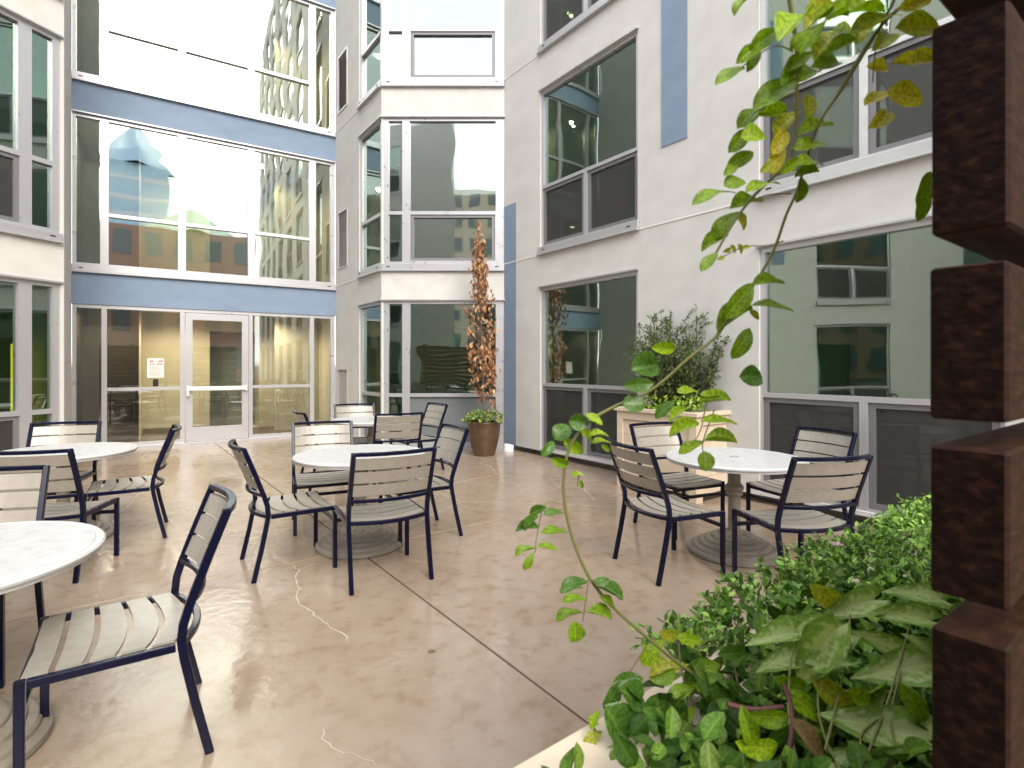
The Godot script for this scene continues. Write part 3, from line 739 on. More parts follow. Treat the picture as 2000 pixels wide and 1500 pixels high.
	im.fill_rect(Rect2i(102, 18, 14, 18), Color(0.6, 0.2, 0.22))
	im.fill_rect(Rect2i(14, 54, 48, 7), Color(0.35, 0.3, 0.3))
	im.fill_rect(Rect2i(72, 52, 46, 10), Color(0.78, 0.22, 0.24))
	var y0 := 76
	for k in 9:
		im.fill_rect(Rect2i(16, y0 + k * 12, 70 + (k * 37) % 30, 3), Color(0.35, 0.36, 0.38))
	var nm := mat("notice_print", Color.WHITE, 0.8)
	nm.albedo_texture = ImageTexture.create_from_image(im)
	mb = MB.new()
	mb.quad(at(L, 1.035, 1.56, -0.0725), at(L, 1.285, 1.56, -0.0725), at(L, 1.285, 1.215, -0.0725), at(L, 1.035, 1.215, -0.0725), L.n)
	var nt := put("paper_notice", mb, nm, self)
	tag(nt, "white printed notice with red heading stuck on the glass beside the door", "notice")
	mb = MB.new()
	fbox(mb, L, 1.12, 1.20, 1.06, 1.19, -0.073, -0.045, 0.008)
	put("intercom", mb, M.black_plastic_and_shade, wn)
	# lobby rooms behind the entrance front, one a storey
	for k in range(-1, 3):
		var v0 := 0.0 if k < 0 else 3.06 + STOREY * k
		var v1 := 2.55 if k < 0 else 5.66 + STOREY * k
		var lb := node("lobby", b)
		var w1 := -2.3
		mb = MB.new()
		mb.quad(at(L, 0, v0 + 0.001, -0.13), at(L, ll, v0 + 0.001, -0.13), at(L, ll, v0 + 0.001, w1), at(L, 0, v0 + 0.001, w1), UPV)
		put("carpet", mb, M.carpet, lb)
		mb = MB.new()
		mb.quad(at(L, 0, v1, -0.13), at(L, ll, v1, -0.13), at(L, ll, v1, w1), at(L, 0, v1, w1), -UPV)
		put("ceiling", mb, M.lobby_ceiling, lb)
		mb = MB.new()
		gridslab(mb, L, 0, ll, v0, v1, [[2.15, 3.15, v0 + 0.002, v0 + 2.2]], w1, w1 - 0.6, false)
		mb.quad(at(L, 0.9, v0, -0.6), at(L, 0.9, v1, -0.6), at(L, 0.9, v1, w1), at(L, 0.9, v0, w1), L.u)
		put("back_wall", mb, M.lobby_tan, lb)
		mb = MB.new()
		fbox(mb, L, 2.15, 3.15, v0, v0 + 2.2, w1 - 0.62, w1 - 0.58)
		put("lift_door", mb, M.lobby_door, lb)
		mb = MB.new()
		mb.quad(at(L, 0, v0, -0.13), at(L, 0, v1, -0.13), at(L, 0, v1, w1), at(L, 0, v0, w1), L.u)
		fbox(mb, L, 0.0, 0.88, v0, v1 - 0.35, -1.6, -1.5)
		put("dark_panel", mb, M.lobby_dark, lb)
		mb = MB.new()
		mb.quad(at(L, ll, v0, -0.13), at(L, ll, v1, -0.13), at(L, ll, v1, w1), at(L, ll, v0, w1), -L.u)
		fbox(mb, L, 3.35, ll - 0.002, v0, v1, -1.5, -1.4)
		put("orange_wall", mb, M.lobby_orange if k >= 0 else M.lobby_tan, lb)
		mb = MB.new()
		fbox(mb, L, 0.92, 2.14, v0, v0 + 0.1, w1 + 0.001, w1 + 0.02)
		put("skirting", mb, M.skirting, lb)
		downlight(lb, at(L, 3.0, v1 - 0.001, -0.95), 1.3 if k < 0 else 0.9)
		downlight(lb, at(L, 1.6, v1 - 0.001, -1.3), 1.1 if k < 0 else 0.6)
		downlight(lb, at(L, 0.45, v1 - 0.001, -0.7), 0.5)
	# --- left wing and its return ---
	var Q := facade(-5.86, 7.1, -7.278, 8.97)
	Q.n = Vector3(-Q.u.z, 0, Q.u.x)
	if Q.n.x < 0:
		Q.n = -Q.n
	mb = MB.new()
	gridslab(mb, Q, 0.0, Q.len, 0.0, TOP, [], 0.0, -0.12, false)
	put("wall", mb, M.stucco, b)
	var Lw := facade(-5.86, 7.1, -5.86 - 0.3271 * 17.0, 7.1 - 0.945 * 17.0)
	var lwin := [[0.03, 2.1], [4.1, 6.1], [8.0, 10.0], [12.0, 14.0]]
	holes = []
	for s in lwin:
		holes.append([s[0], s[1], 0.05, 2.50])
		for k in 3:
			holes.append([s[0], s[1], 3.15 + STOREY * k, 5.70 + STOREY * k])
	mb = MB.new()
	gridslab(mb, Lw, 0.0, 17.0, 0.0, TOP, holes, 0.0, -0.14, false)
	put("wall", mb, M.stucco, b)
	for i in lwin.size():
		var a: float = lwin[i][0]
		var e: float = lwin[i][1]
		for k in range(-1, 3):
			var v0 := 0.05 if k < 0 else 3.15 + STOREY * k
			var vm := 0.85 if k < 0 else 4.04 + STOREY * k
			var v1 := 2.50 if k < 0 else 5.70 + STOREY * k
			var pn := []
			if i == 0:
				pn = [[0.12, 0.347, v0 + 0.05, vm - 0.03, "g"], [0.12, 0.347, vm + 0.03, v1 - 0.05, "g"], [0.493, e - 0.07, vm + 0.03, v1 - 0.05, "g"], [0.475, e - 0.05, v0 + 0.04, vm - 0.03, "s"]]
			else:
				var mid := (a + e) / 2
				pn = [[a + 0.06, e - 0.06, vm + 0.03, v1 - 0.05, "g"], [a + 0.04, mid - 0.035, v0 + 0.04, vm - 0.03, "s"], [mid + 0.035, e - 0.04, v0 + 0.04, vm - 0.03, "s"]]
			window(b, Lw, a, e, v0, v1, pn, {"sill": k >= 0, "sill_over": 0.0, "curtain": (i + k) % 2 == 0 and i > 0, "curtain_w": 0.5})
	mb = MB.new()
	fbox(mb, Lw, 0.20, 0.27, 0.06, 1.72, -0.60, -0.53, 0.01)
	var lampn := node("floor_lamp", b)
	put("lamp_shade", mb, M.yellow_lamp, lampn)
	for k in 3:
		joint(b, Lw, 2.12, 4.08, 3.02 + STOREY * k)
		joint(b, Lw, 6.12, 7.98, 3.02 + STOREY * k)
	mb = MB.new()
	fbox(mb, Lw, 2.9, 3.25, 4.1, 10.5, 0.0005, 0.012)
	put("blue_stripe", mb, M.blue_stucco, b)
	# --- rear wing across the back of the court ---
	var Z := facade(-11.4, -9.0, -2.7, -7.0)
	Z.n = Vector3(Z.u.z, 0, -Z.u.x)
	if Z.n.z > 0:
		Z.n = -Z.n
	var Y := facade(-2.7, -7.0, -6.5, -20.0)
	Y.n = Vector3(1, 0, 0)
	for T in [Z, Y]:
		holes = []
		var nw := int(T.len / 3.4)
		for i in nw:
			for k in range(0, 4):
				holes.append([0.7 + 3.4 * i, 2.7 + 3.4 * i, 0.3 + STOREY * k, 2.6 + STOREY * k])
		mb = MB.new()
		gridslab(mb, T, 0.0, T.len, 0.0, TOP, holes, 0.0, -0.14, false)
		put("wall", mb, M.stucco, b)
		for h in holes:
			var vm: float = h[2] + 0.9
			var mid: float = (h[0] + h[1]) / 2
			window(b, T, h[0], h[1], h[2], h[3], [[h[0] + 0.06, h[1] - 0.06, vm + 0.03, h[3] - 0.05, "g"], [h[0] + 0.05, mid - 0.035, h[2] + 0.04, vm - 0.03, "s"], [mid + 0.035, h[1] - 0.05, h[2] + 0.04, vm - 0.03, "s"]], {"sill_over": 0.0})

# ---------- surroundings that the panes mirror ----------
func far_block(called: String, label: String, cx: float, cd: float, wid: float, dep: float, h: float, m: Material, rows: int, cols: int) -> Node3D:
	var face := atan2(-cx, cd)   # turned towards the court
	var o := thing(called, label, "building", W(cx, cd), 0.0)
	o.rotation.y = atan2(-cx, cd)
	var mb := MB.new()
	mb.rbox(Vector3(0, h / 2, 0), Vector3(wid / 2, 0, 0), Vector3(0, h / 2, 0), Vector3(0, 0, dep / 2), 0.05)
	put("wall", mb, m, o)
	for r in rows:
		for c in cols:
			mb = MB.new()
			var cw := wid / cols
			var ch := h / rows
			mb.box(Vector3(-wid / 2 + cw * (c + 0.5), ch * (r + 0.55), dep / 2 + 0.02), Vector3(cw * 0.27, 0, 0), Vector3(0, ch * 0.3, 0), Vector3(0, 0, 0.05))
			put("window", mb, M.far_window, o)
	return o

func build_surroundings() -> void:
	var o := far_block("glass_tower", "tall blue glass tower with a pointed crown rising behind the court", 82.0, -137.0, 15.0, 15.0, 55.0, M.tower_glass, 0, 0)
	var mb := MB.new()
	mb.lathe(Vector3(0, 55, 0), [Vector2(10.4, 0.0), Vector2(7.5, 4.5), Vector2(7.2, 4.5), Vector2(0.3, 12.5), Vector2(0.0, 16.0)], 4)
	put("crown", mb, M.tower_glass, o)
	for k in 12:
		mb = MB.new()
		mb.box(Vector3(0, 3.0 + 4.3 * k, 0), Vector3(7.56, 0, 0), Vector3(0, 0.5, 0), Vector3(0, 0, 7.56))
		put("floor_band", mb, M.aluminium, o)
	o = far_block("brick_building", "red brick building with green pitched roof behind the court", 26.0, -41.4, 19.0, 10.0, 15.5, M.brick, 4, 7)
	mb = MB.new()
	mb.lathe(Vector3(-3.5, 15.5, 1.0), [Vector2(5.6, 0), Vector2(0.0, 3.6)], 4)
	put("roof", mb, M.green_roof, o)
	far_block("beige_building", "beige apartment block with many windows behind the court", -1.5, -52.0, 13.0, 9.0, 23.0, M.far_beige, 8, 6)
	# slatted timber fence across the rear of the patio
	var fn := thing("timber_fence", "long brown horizontal board fence at the back of the patio", "fence", W(0, -2.6))
	for k in 13:
		mb = MB.new()
		mb.rbox(Vector3(0.6, 0.12 + 0.165 * k, 0), Vector3(4.3, 0, 0), Vector3(0, 0.074, 0), Vector3(0, 0, 0.012), 0.003)
		put("board", mb, M.fence_wood, fn)
	for k in 5:
		mb = MB.new()
		mb.rbox(Vector3(-3.5 + 2.05 * k, 1.12, 0.062), Vector3(0.045, 0, 0), Vector3(0, 1.12, 0), Vector3(0, 0, 0.045), 0.004)
		put("post", mb, M.fence_wood, fn)

# ---------- paving ----------
func build_ground() -> void:
	var mb := MB.new()
	mb.quad(Vector3(-400, -0.06, -400), Vector3(400, -0.06, -400), Vector3(400, -0.06, 400), Vector3(-400, -0.06, 400), UPV)
	setting("ground", mb, M.asphalt)
	var A := Vector3(0.595, 0, 0.804)
	var B := Vector3(0.804, 0, -0.595)
	var pv := Node3D.new()
	pv.name = "paving"
	add_child(pv)
	pv.set_meta("kind", "structure")
	var ea := [-14.0, -4.15, 4.5, 16.0]
	var eb := [-14.0, -6.3, 1.555, 9.4]
	var g := 0.006
	for i in 3:
		for j in 3:
			mb = MB.new()
			mb.rbox(A * ((ea[i] + ea[i + 1]) / 2) + B * ((eb[j] + eb[j + 1]) / 2) + Vector3(0, -0.025, 0), A * ((ea[i + 1] - ea[i]) / 2 - g), Vector3(0, 0.025, 0), B * ((eb[j + 1] - eb[j]) / 2 - g), 0.004)
			put("slab", mb, M.paving, pv)
	# pale mineral filling of the cracks
	rng.seed = 11
	for c in CRACKS:
		mb = MB.new()
		var pts := []
		for k in c.size() - 1:
			var p := W(c[k][0], c[k][1], 0.0015)
			var q := W(c[k + 1][0], c[k + 1][1], 0.0015)
			var steps := maxi(2, int(p.distance_to(q) / 0.035))
			for s in steps:
				pts.append(p.lerp(q, float(s) / steps) + Vector3(rng.randf_range(-1, 1), 0, rng.randf_range(-1, 1)) * 0.011)
		for strand in 2:
			if strand == 1 and c.size() < 7:
				continue
			var prev_l := Vector3.ZERO
			var prev_r := Vector3.ZERO
			for k in pts.size():
				var q: Vector3 = pts[k] + (Vector3(0.012, 0.0006, 0.009) if strand == 1 else Vector3.ZERO)
				var dir: Vector3 = pts[mini(k + 1, pts.size() - 1)] - pts[maxi(k - 1, 0)]
				var sd := dir.cross(UPV).normalized()
				var w := rng.randf_range(0.0014, 0.0046) * (1.0 if strand == 0 else 0.5)
				if k == 0 or k == pts.size() - 1:
					w = 0.0004
				if k > 0 and not (strand == 1 and k % 9 > 4):
					mb.quad(prev_l, prev_r, q + sd * w, q - sd * w, UPV)
				prev_l = q - sd * w
				prev_r = q + sd * w
		put("crack_filling", mb, M.crack_fill, pv)

# ---------- furniture ----------
func make_chair() -> Node3D:
	var t := Node3D.new()
	var hw := 0.265
	for s in [-1.0, 1.0]:
		var m := MB.new()
		m.sweep([Vector3(hw * s, 0, -0.215), Vector3(hw * s, 0.436, -0.215)], 0.0145, 0.0145, Vector3(0, 0, 1))
		put("leg", m, M.navy_metal, t)
		m = MB.new()
		m.sweep([Vector3(hw * s, 0, 0.318), Vector3(hw * s, 0.22, 0.268), Vector3(hw * s, 0.38, 0.236), Vector3(hw * s, 0.44, 0.228), Vector3(hw * s, 0.50, 0.234), Vector3(hw * s, 0.56, 0.252), Vector3(hw * s, 0.72, 0.31), Vector3(hw * s, 0.895, 0.378)], 0.0140, 0.0150, Vector3(0, 0, 1))
		put("leg", m, M.navy_metal, t)
		m = MB.new()
		m.sweep([Vector3((hw - 0.001) * s, 0.422, -0.197), Vector3((hw - 0.001) * s, 0.422, 0.21)], 0.0125, 0.0145, UPV)
		put("side_rail", m, M.navy_metal, t)
	var bow := func(y: float, z: float, depth: float, inset: float) -> Array:
		var p := []
		for k in 13:
			var x := -1.0 + k / 6.0
			p.append(Vector3(x * (hw - inset), y, z + depth * (1.0 - x * x)))
		return p
	var mb := MB.new()
	mb.sweep(bow.call(0.888, 0.376, 0.045, 0.013), 0.0155, 0.0115, UPV)
	put("top_rail", mb, M.navy_metal, t)
	mb = MB.new()
	mb.sweep(bow.call(0.572, 0.258, 0.055, 0.013), 0.013, 0.0105, UPV)
	put("back_rail", mb, M.navy_metal, t)
	mb = MB.new()
	mb.sweep(bow.call(0.424, 0.23, 0.065, 0.013), 0.013, 0.0115, UPV)
	put("seat_bow", mb, M.navy_metal, t)
	mb = MB.new()
	mb.sweep([Vector3(-hw + 0.014, 0.335, -0.215), Vector3(hw - 0.014, 0.335, -0.215)], 0.0125, 0.0125, UPV)
	put("front_stretcher", mb, M.navy_metal, t)
	mb = MB.new()
	mb.sweep([Vector3(-hw + 0.014, 0.405, -0.215), Vector3(hw - 0.014, 0.405, -0.215)], 0.012, 0.012, UPV)
	put("front_rail", mb, M.navy_metal, t)
	# seat of five slats, dished, rolled down at the front
	for k in 5:
		mb = MB.new()
		var z0 := -0.218 + 0.089 * k
		slat(mb, z0, z0 + 0.071, true)
		put("seat_slat", mb, M.slat, t)
	for k in 3:
		mb = MB.new()
		var y0 := 0.602 + 0.0905 * k
		slat(mb, y0, y0 + 0.076, false)
		put("back_slat", mb, M.slat, t)
	return t

func slat(mb: MB, a: float, b: float, seat: bool) -> void:
	var hw := 0.2495
	var cols := 10
	var rows := 4
	var P := func(x: float, s: float, side: float) -> Vector3:
		if seat:
			var z := lerpf(a, b, s)
			var sag := 0.016 * (1.0 - x * x)
			var roll := 0.0 if z > -0.13 else pow((-0.13 - z) / 0.088, 2.0) * 0.012
			return Vector3(x * hw, 0.444 - sag - roll - side * 0.011, z + 0.05 * (1.0 - x * x) * smoothstep(-0.2, 0.22, z))
		var y := lerpf(a, b, s)
		var z2 := 0.252 + (y - 0.56) * 0.392 + 0.042 * (1.0 - x * x)
		return Vector3(x * hw, y + side * 0.004, z2 + side * 0.011 - 0.004)
	var g := [[], []]
	for side in 2:
		for i in rows + 1:
			var row := []
			for j in cols + 1:
				row.append(P.call(-1.0 + 2.0 * j / cols, float(i) / rows, float(side)))
			g[side].append(row)
	for side in 2:
		for i in rows:
			for j in cols:
				var p: Vector3 = g[side][i][j]
				var nn: Vector3 = (g[side][i + 1][j] - p).cross(g[side][i][j + 1] - p).normalized()
				var want: Vector3 = g[side][i][j] - g[1 - side][i][j]
				if nn.dot(want) < 0:
					nn = -nn
				mb.quad(p, g[side][i][j + 1], g[side][i + 1][j + 1], g[side][i + 1][j], nn)
	for e in [0, rows]:
		for j in cols:
			var nn: Vector3 = (g[0][e][j] - g[0][rows - e][j]).normalized()
			mb.quad(g[0][e][j], g[0][e][j + 1], g[1][e][j + 1], g[1][e][j], nn)
	for e in [0, cols]:
		for i in rows:
			mb.quad(g[0][i][e], g[0][i + 1][e], g[1][i + 1][e], g[1][i][e], Vector3(-1 if e == 0 else 1, 0, 0))

func make_table() -> Node3D:
	var t := Node3D.new()
	var mb := MB.new()
	mb.lathe(Vector3.ZERO, [Vector2(0.0, 0.695), Vector2(0.485, 0.695), Vector2(0.498, 0.699), Vector2(0.500, 0.714), Vector2(0.510, 0.718), Vector2(0.512, 0.728), Vector2(0.505, 0.735), Vector2(0.492, 0.735), Vector2(0.488, 0.732), Vector2(0.480, 0.732), Vector2(0.476, 0.736), Vector2(0.0, 0.737)], 72)
	put("tabletop", mb, M.stone_top, t)
	mb = MB.new()
	mb.lathe(Vector3.ZERO, [Vector2(0.012, 0.7365), Vector2(0.03, 0.7395), Vector2(0.034, 0.7365)], 20)
	put("umbrella_plug", mb, M.pedestal, t)
	mb = MB.new()
	mb.lathe(Vector3.ZERO, [Vector2(0.045, 0.10), Vector2(0.045, 0.44), Vector2(0.058, 0.445), Vector2(0.062, 0.46), Vector2(0.055, 0.475), Vector2(0.066, 0.485), Vector2(0.070, 0.50), Vector2(0.066, 0.515), Vector2(0.05, 0.53), Vector2(0.046, 0.55), Vector2(0.046, 0.68), Vector2(0.14, 0.69), Vector2(0.14, 0.6945)], 32)
	put("column", mb, M.pedestal, t)
	mb = MB.new()
	var pr := [Vector2(0.335, 0.0), Vector2(0.345, 0.008), Vector2(0.343, 0.03), Vector2(0.325, 0.042)]
	var r := 0.325
	var h := 0.042
	for k in 4:
		pr.append_array([Vector2(r - 0.012, h + 0.002), Vector2(r - 0.016, h + 0.016), Vector2(r - 0.028, h + 0.024), Vector2(r - 0.045, h + 0.025)])
		r -= 0.047
		h += 0.024
	pr.append_array([Vector2(0.12, 0.146), Vector2(0.07, 0.158), Vector2(0.05, 0.165), Vector2(0.0, 0.165)])
	mb.lathe(Vector3.ZERO, pr, 56)
	for k in 10:   # cast ribs on the crown of the foot
		var a := TAU * k / 10
		var d := Vector3(cos(a), 0, sin(a))
		mb.sweep([d * 0.06 + UPV * 0.163, d * 0.125 + UPV * 0.148], 0.006, 0.005, UPV)
	put("foot", mb, M.pedestal, t)
	return t

func build_furniture() -> void:
	var tb := make_table()
	var tables := [
		[-2.12, 1.98, "round white stone table standing farthest from the building, one chair turned sideways to it"],
		[-3.72, 4.5, "round white stone table between the left wing windows and the middle table"],
		[-1.22, 4.37, "round white stone table standing where the two paving joints cross"],
		[-1.84, 7.1, "round white stone table in front of the bay window and louvred vents"],
		[1.72, 4.2, "round white stone table beside the square cream planter"]]
	for i in tables.size():
		var o: Node3D = tb if i == 0 else tb.duplicate()
		o.name = numbered("patio_table")
		add_child(o)
		o.position = W(tables[i][0], tables[i][1])
		o.rotation.y = 0.7 * i
		tag(o, tables[i][2], "table", "round patio tables")
	var ch := make_chair()
	# X, D, facing x, facing d, label
	var spots := [
		[-1.545, 2.075, -0.83, -0.56, "slatted navy chair standing alone side-on to the table farthest from the building"],
		[-2.63, 2.52, 0.42, -0.9, "slatted navy chair at the table farthest from the building, its back to the left wing"],
		[-3.22, 3.86, -0.2, 0.98, "slatted navy chair facing the glazed entrance at the table by the left wing"],
		[-4.14, 4.86, 0.36, -0.93, "slatted navy chair at the left wing's table, its back to the paper notice"],
		[-3.31, 4.6, -0.85, -0.52, "slatted navy chair facing the left wing windows, at the table by the left wing"],
		[-0.93, 3.82, -0.48, 0.877, "slatted navy chair facing the glazed entrance at the table on the joint crossing"],
		[-1.60, 4.0, 0.83, 0.56, "slatted navy chair at the table on the joint crossing, its back to the sideways chair"],
		[-1.68, 4.90, 0.40, -0.92, "slatted navy chair at the joint crossing table, its back to the entrance door"],
		[-0.84, 4.67, -0.86, -0.5, "slatted navy chair at the joint crossing table, its back to the brown pot"],
		[-2.06, 7.3, 0.42, -0.9, "slatted navy chair with its back to the lowest louvred vent"],
		[-1.44, 6.52, -0.42, 0.91, "slatted navy chair facing the vents, at the table by the bay window"],
		[-1.36, 7.5, -0.8, -0.6, "slatted navy chair with its back to the bay window's grey lower panel"],
		[-2.20, 6.62, 0.84, 0.55, "slatted navy chair half hidden behind another, facing the bay window table"],
		[1.16, 3.92, 0.93, 0.36, "slatted navy chair at the planter table, its back to the patio and middle table"],
		[1.86, 3.64, -0.2, 0.98, "slatted navy chair at the planter table, its back to the leafy hedge planter"],
		[1.50, 4.80, 0.42, -0.91, "slatted navy chair with its back to the square cream planter"],
		[2.33, 4.50, -0.93, -0.36, "slatted navy chair with its back to the wide screened window, at the planter table"]]
	for i in spots.size():
		var s: Array = spots[i]
		var o: Node3D = ch if i == 0 else ch.duplicate()
		o.name = numbered("patio_chair")
		add_child(o)
		o.position = W(s[0], s[1])
		o.rotation.y = atan2(-s[2], s[3])
		tag(o, s[4], "chair", "chairs round the patio tables")

# ---------- plants ----------
func leaf_mesh(kind: int, curl := 0.16, cup := 0.10, twist := 0.0) -> ArrayMesh:   # unit leaf along +y, blade in xy, facing +z
	var rows := 9
	var cols := 6
	var v := PackedVector3Array()
	var t := PackedVector2Array()
	var ix := PackedInt32Array()
	for i in rows + 1:
		var s := float(i) / rows
		var w := 0.0
		if kind == 0:
			w = pow(sin(PI * pow(s, 0.92)), 0.62) * 0.5
		elif kind == 1:
			w = 0.5 * (pow(1.0 - s, 0.9) * smoothstep(-0.12, 0.22, s) + 0.10 * sin(PI * s))
		elif kind == 2:
			w = pow(sin(PI * clampf(s, 0.0, 1.0)), 0.55) * 0.5
		else:
			w = pow(sin(PI * pow(s, 0.8)), 0.9) * 0.5 * (1.0 + 0.22 * (1 if i % 3 == 1 else -1) * sin(PI * s))
		w = maxf(w, 0.012)
		for j in cols + 1:
			var c := -1.0 + 2.0 * j / cols
			var y := s
			if kind == 1:
				y -= 0.22 * absf(c) * pow(1.0 - s, 3.0)
			v.append(Vector3(c * w, y, cup * absf(c) * w * 2.0 - curl * (s - 0.3) * (s - 0.3) + twist * c * w * (s - 0.4) + 0.025 * sin(s * 9.0 + c * 2.0) * absf(c)))
			t.append(Vector2((c + 1) / 2, 1.0 - s))
	for i in rows:
		for j in cols:
			var a := i * (cols + 1) + j
			ix.append_array([a, a + cols + 1, a + 1, a + 1, a + cols + 1, a + cols + 2])
	var n := PackedVector3Array()
	n.resize(v.size())
	for k in range(0, ix.size(), 3):
		var nn := (v[ix[k + 1]] - v[ix[k]]).cross(v[ix[k + 2]] - v[ix[k]])
		if nn.z < 0:
			nn = -nn
		for q in 3:
			n[ix[k + q]] += nn
	for k in n.size():
		n[k] = n[k].normalized()
	var arr := []
	arr.resize(Mesh.ARRAY_MAX)
	arr[Mesh.ARRAY_VERTEX] = v
	arr[Mesh.ARRAY_NORMAL] = n
	arr[Mesh.ARRAY_TEX_UV] = t
	arr[Mesh.ARRAY_INDEX] = ix
	var m := ArrayMesh.new()
	m.add_surface_from_arrays(Mesh.PRIMITIVE_TRIANGLES, arr)
	return m

func small_leaf_mesh() -> ArrayMesh:
	var mb := MB.new()
	var a := Vector3(0, 0, 0)
	var b := Vector3(0.26, 0.38, 0.07)
	var c := Vector3(0, 1, -0.06)
	var d := Vector3(-0.26, 0.38, 0.07)
	var e := Vector3(0.20, 0.72, 0.04)
	var f := Vector3(-0.20, 0.72, 0.04)
	var m0 := Vector3(0, 0.45, 0.0)
	var n1 := Vector3(-0.3, 0, 1).normalized()
	var n2 := Vector3(0.3, 0, 1).normalized()
	mb.tri(a, b, m0, n1, n1, n1); mb.tri(b, e, m0, n1, n1, n1); mb.tri(e, c, m0, n1, n1, n1)
	mb.tri(a, m0, d, n2, n2, n2); mb.tri(d, m0, f, n2, n2, n2); mb.tri(f, m0, c, n2, n2, n2)
	return mb.mesh()

func place_leaves(parent: Node, list: Array, meshes: Array, kinds: Callable) -> void:
	for e in list:
		var ang := deg_to_rad(e[4])
		var axis := Vector3(cos(ang), sin(ang), rng.randf_range(-0.25, 0.25)).normalized()
		var kind: int = kinds.call(e)
		var full: float = [0.5, 0.62, 0.88, 0.55][kind]
		var open := clampf(e[5] / full, 0.12, 1.0)
		# the blade faces the sky as far as its foreshortening says, else the patio side
		var view := Vector3(0, 0, 1)
		var s := axis.cross(view).normalized()
		var face := s.cross(axis).normalized()
		var tilt := acos(open)
		var nn := face.rotated(axis, tilt if s.rotated(axis, 0).y < 0 else -tilt)
		var alt := face.rotated(axis, -tilt if s.y < 0 else tilt)
		if alt.y > nn.y:
			nn = alt
		var L: float = e[3]
		var o := MeshInstance3D.new()
		o.name = "leaf"
		o.mesh = meshes[kind + 4 * (rng.randi() % 4)]
		o.material_override = M["leaf_%d" % int(e[6])]
		var x := axis.cross(nn).normalized()
		o.transform = Transform3D(Basis(x * (L * full * (0.95 if kind != 2 else 1.0)), axis * L, nn * L), Vector3(e[0], e[1], -e[2]) - axis * (L * 0.5))
		parent.add_child(o, true)

func smooth_path(list: Array) -> Array:
	var c := Curve3D.new()
	var p := []
	for e in list:
		p.append(Vector3(e[0], e[1], -e[2]))
	var out := []
	for k in p.size() - 1:
		var p0: Vector3 = p[maxi(k - 1, 0)]
		var p3: Vector3 = p[mini(k + 2, p.size() - 1)]
		for s in 4:
			out.append(p[k].cubic_interpolate(p[k + 1], p0, p3, s / 4.0))
	out.append(p[-1])
	return out

func cloud(parent: Node, called: String, mesh: Mesh, m: Material, tf: Array, cols: Array) -> void:
	var mm := MultiMesh.new()
	mm.transform_format = MultiMesh.TRANSFORM_3D
	mm.use_colors = true
	mm.mesh = mesh
	mm.instance_count = tf.size()
	for k in tf.size():
		mm.set_instance_transform(k, tf[k])
		mm.set_instance_color(k, cols[k])
	var o := MultiMeshInstance3D.new()
	o.name = called
	o.multimesh = mm
	o.material_override = m
	o.set_meta("kind", "stuff")
	parent.add_child(o, true)

func leaf_tf(p: Vector3, axis: Vector3, nn: Vector3, L: float, wid := 1.0) -> Transform3D:
	var x := axis.cross(nn).normalized()
	var z := x.cross(axis).normalized()
	return Transform3D(Basis(x * L * wid, axis * L, z * L), p)

func rdir(spread: float, up: Vector3) -> Vector3:
	return (up + Vector3(rng.randf_range(-1, 1), rng.randf_range(-1, 1), rng.randf_range(-1, 1)) * spread).normalized()

func twig_leaves(tf: Array, cols: Array, base: Vector3, dir: Vector3, length: float, count: int, L: float, pal: Array) -> void:
	for k in count:
		var s := (k + 0.5) / count
		var p := base + dir * (length * s)
		for sd in [-1.0, 1.0]:
			var out: Vector3 = dir.cross(Vector3(rng.randf_range(-1, 1), rng.randf_range(-0.2, 1), rng.randf_range(-1, 1))).normalized() * sd
			var ax: Vector3 = (dir * 0.6 + out * 0.9 + UPV * 0.15).normalized()
			tf.append(leaf_tf(p, ax, (UPV + Vector3(rng.randf_range(-0.7, 0.7), 0, rng.randf_range(-0.7, 0.7))).normalized(), L * rng.randf_range(0.65, 1.15)))
			var c: Color = pal[rng.randi() % pal.size()]
			cols.append(c * rng.randf_range(0.75, 1.25))

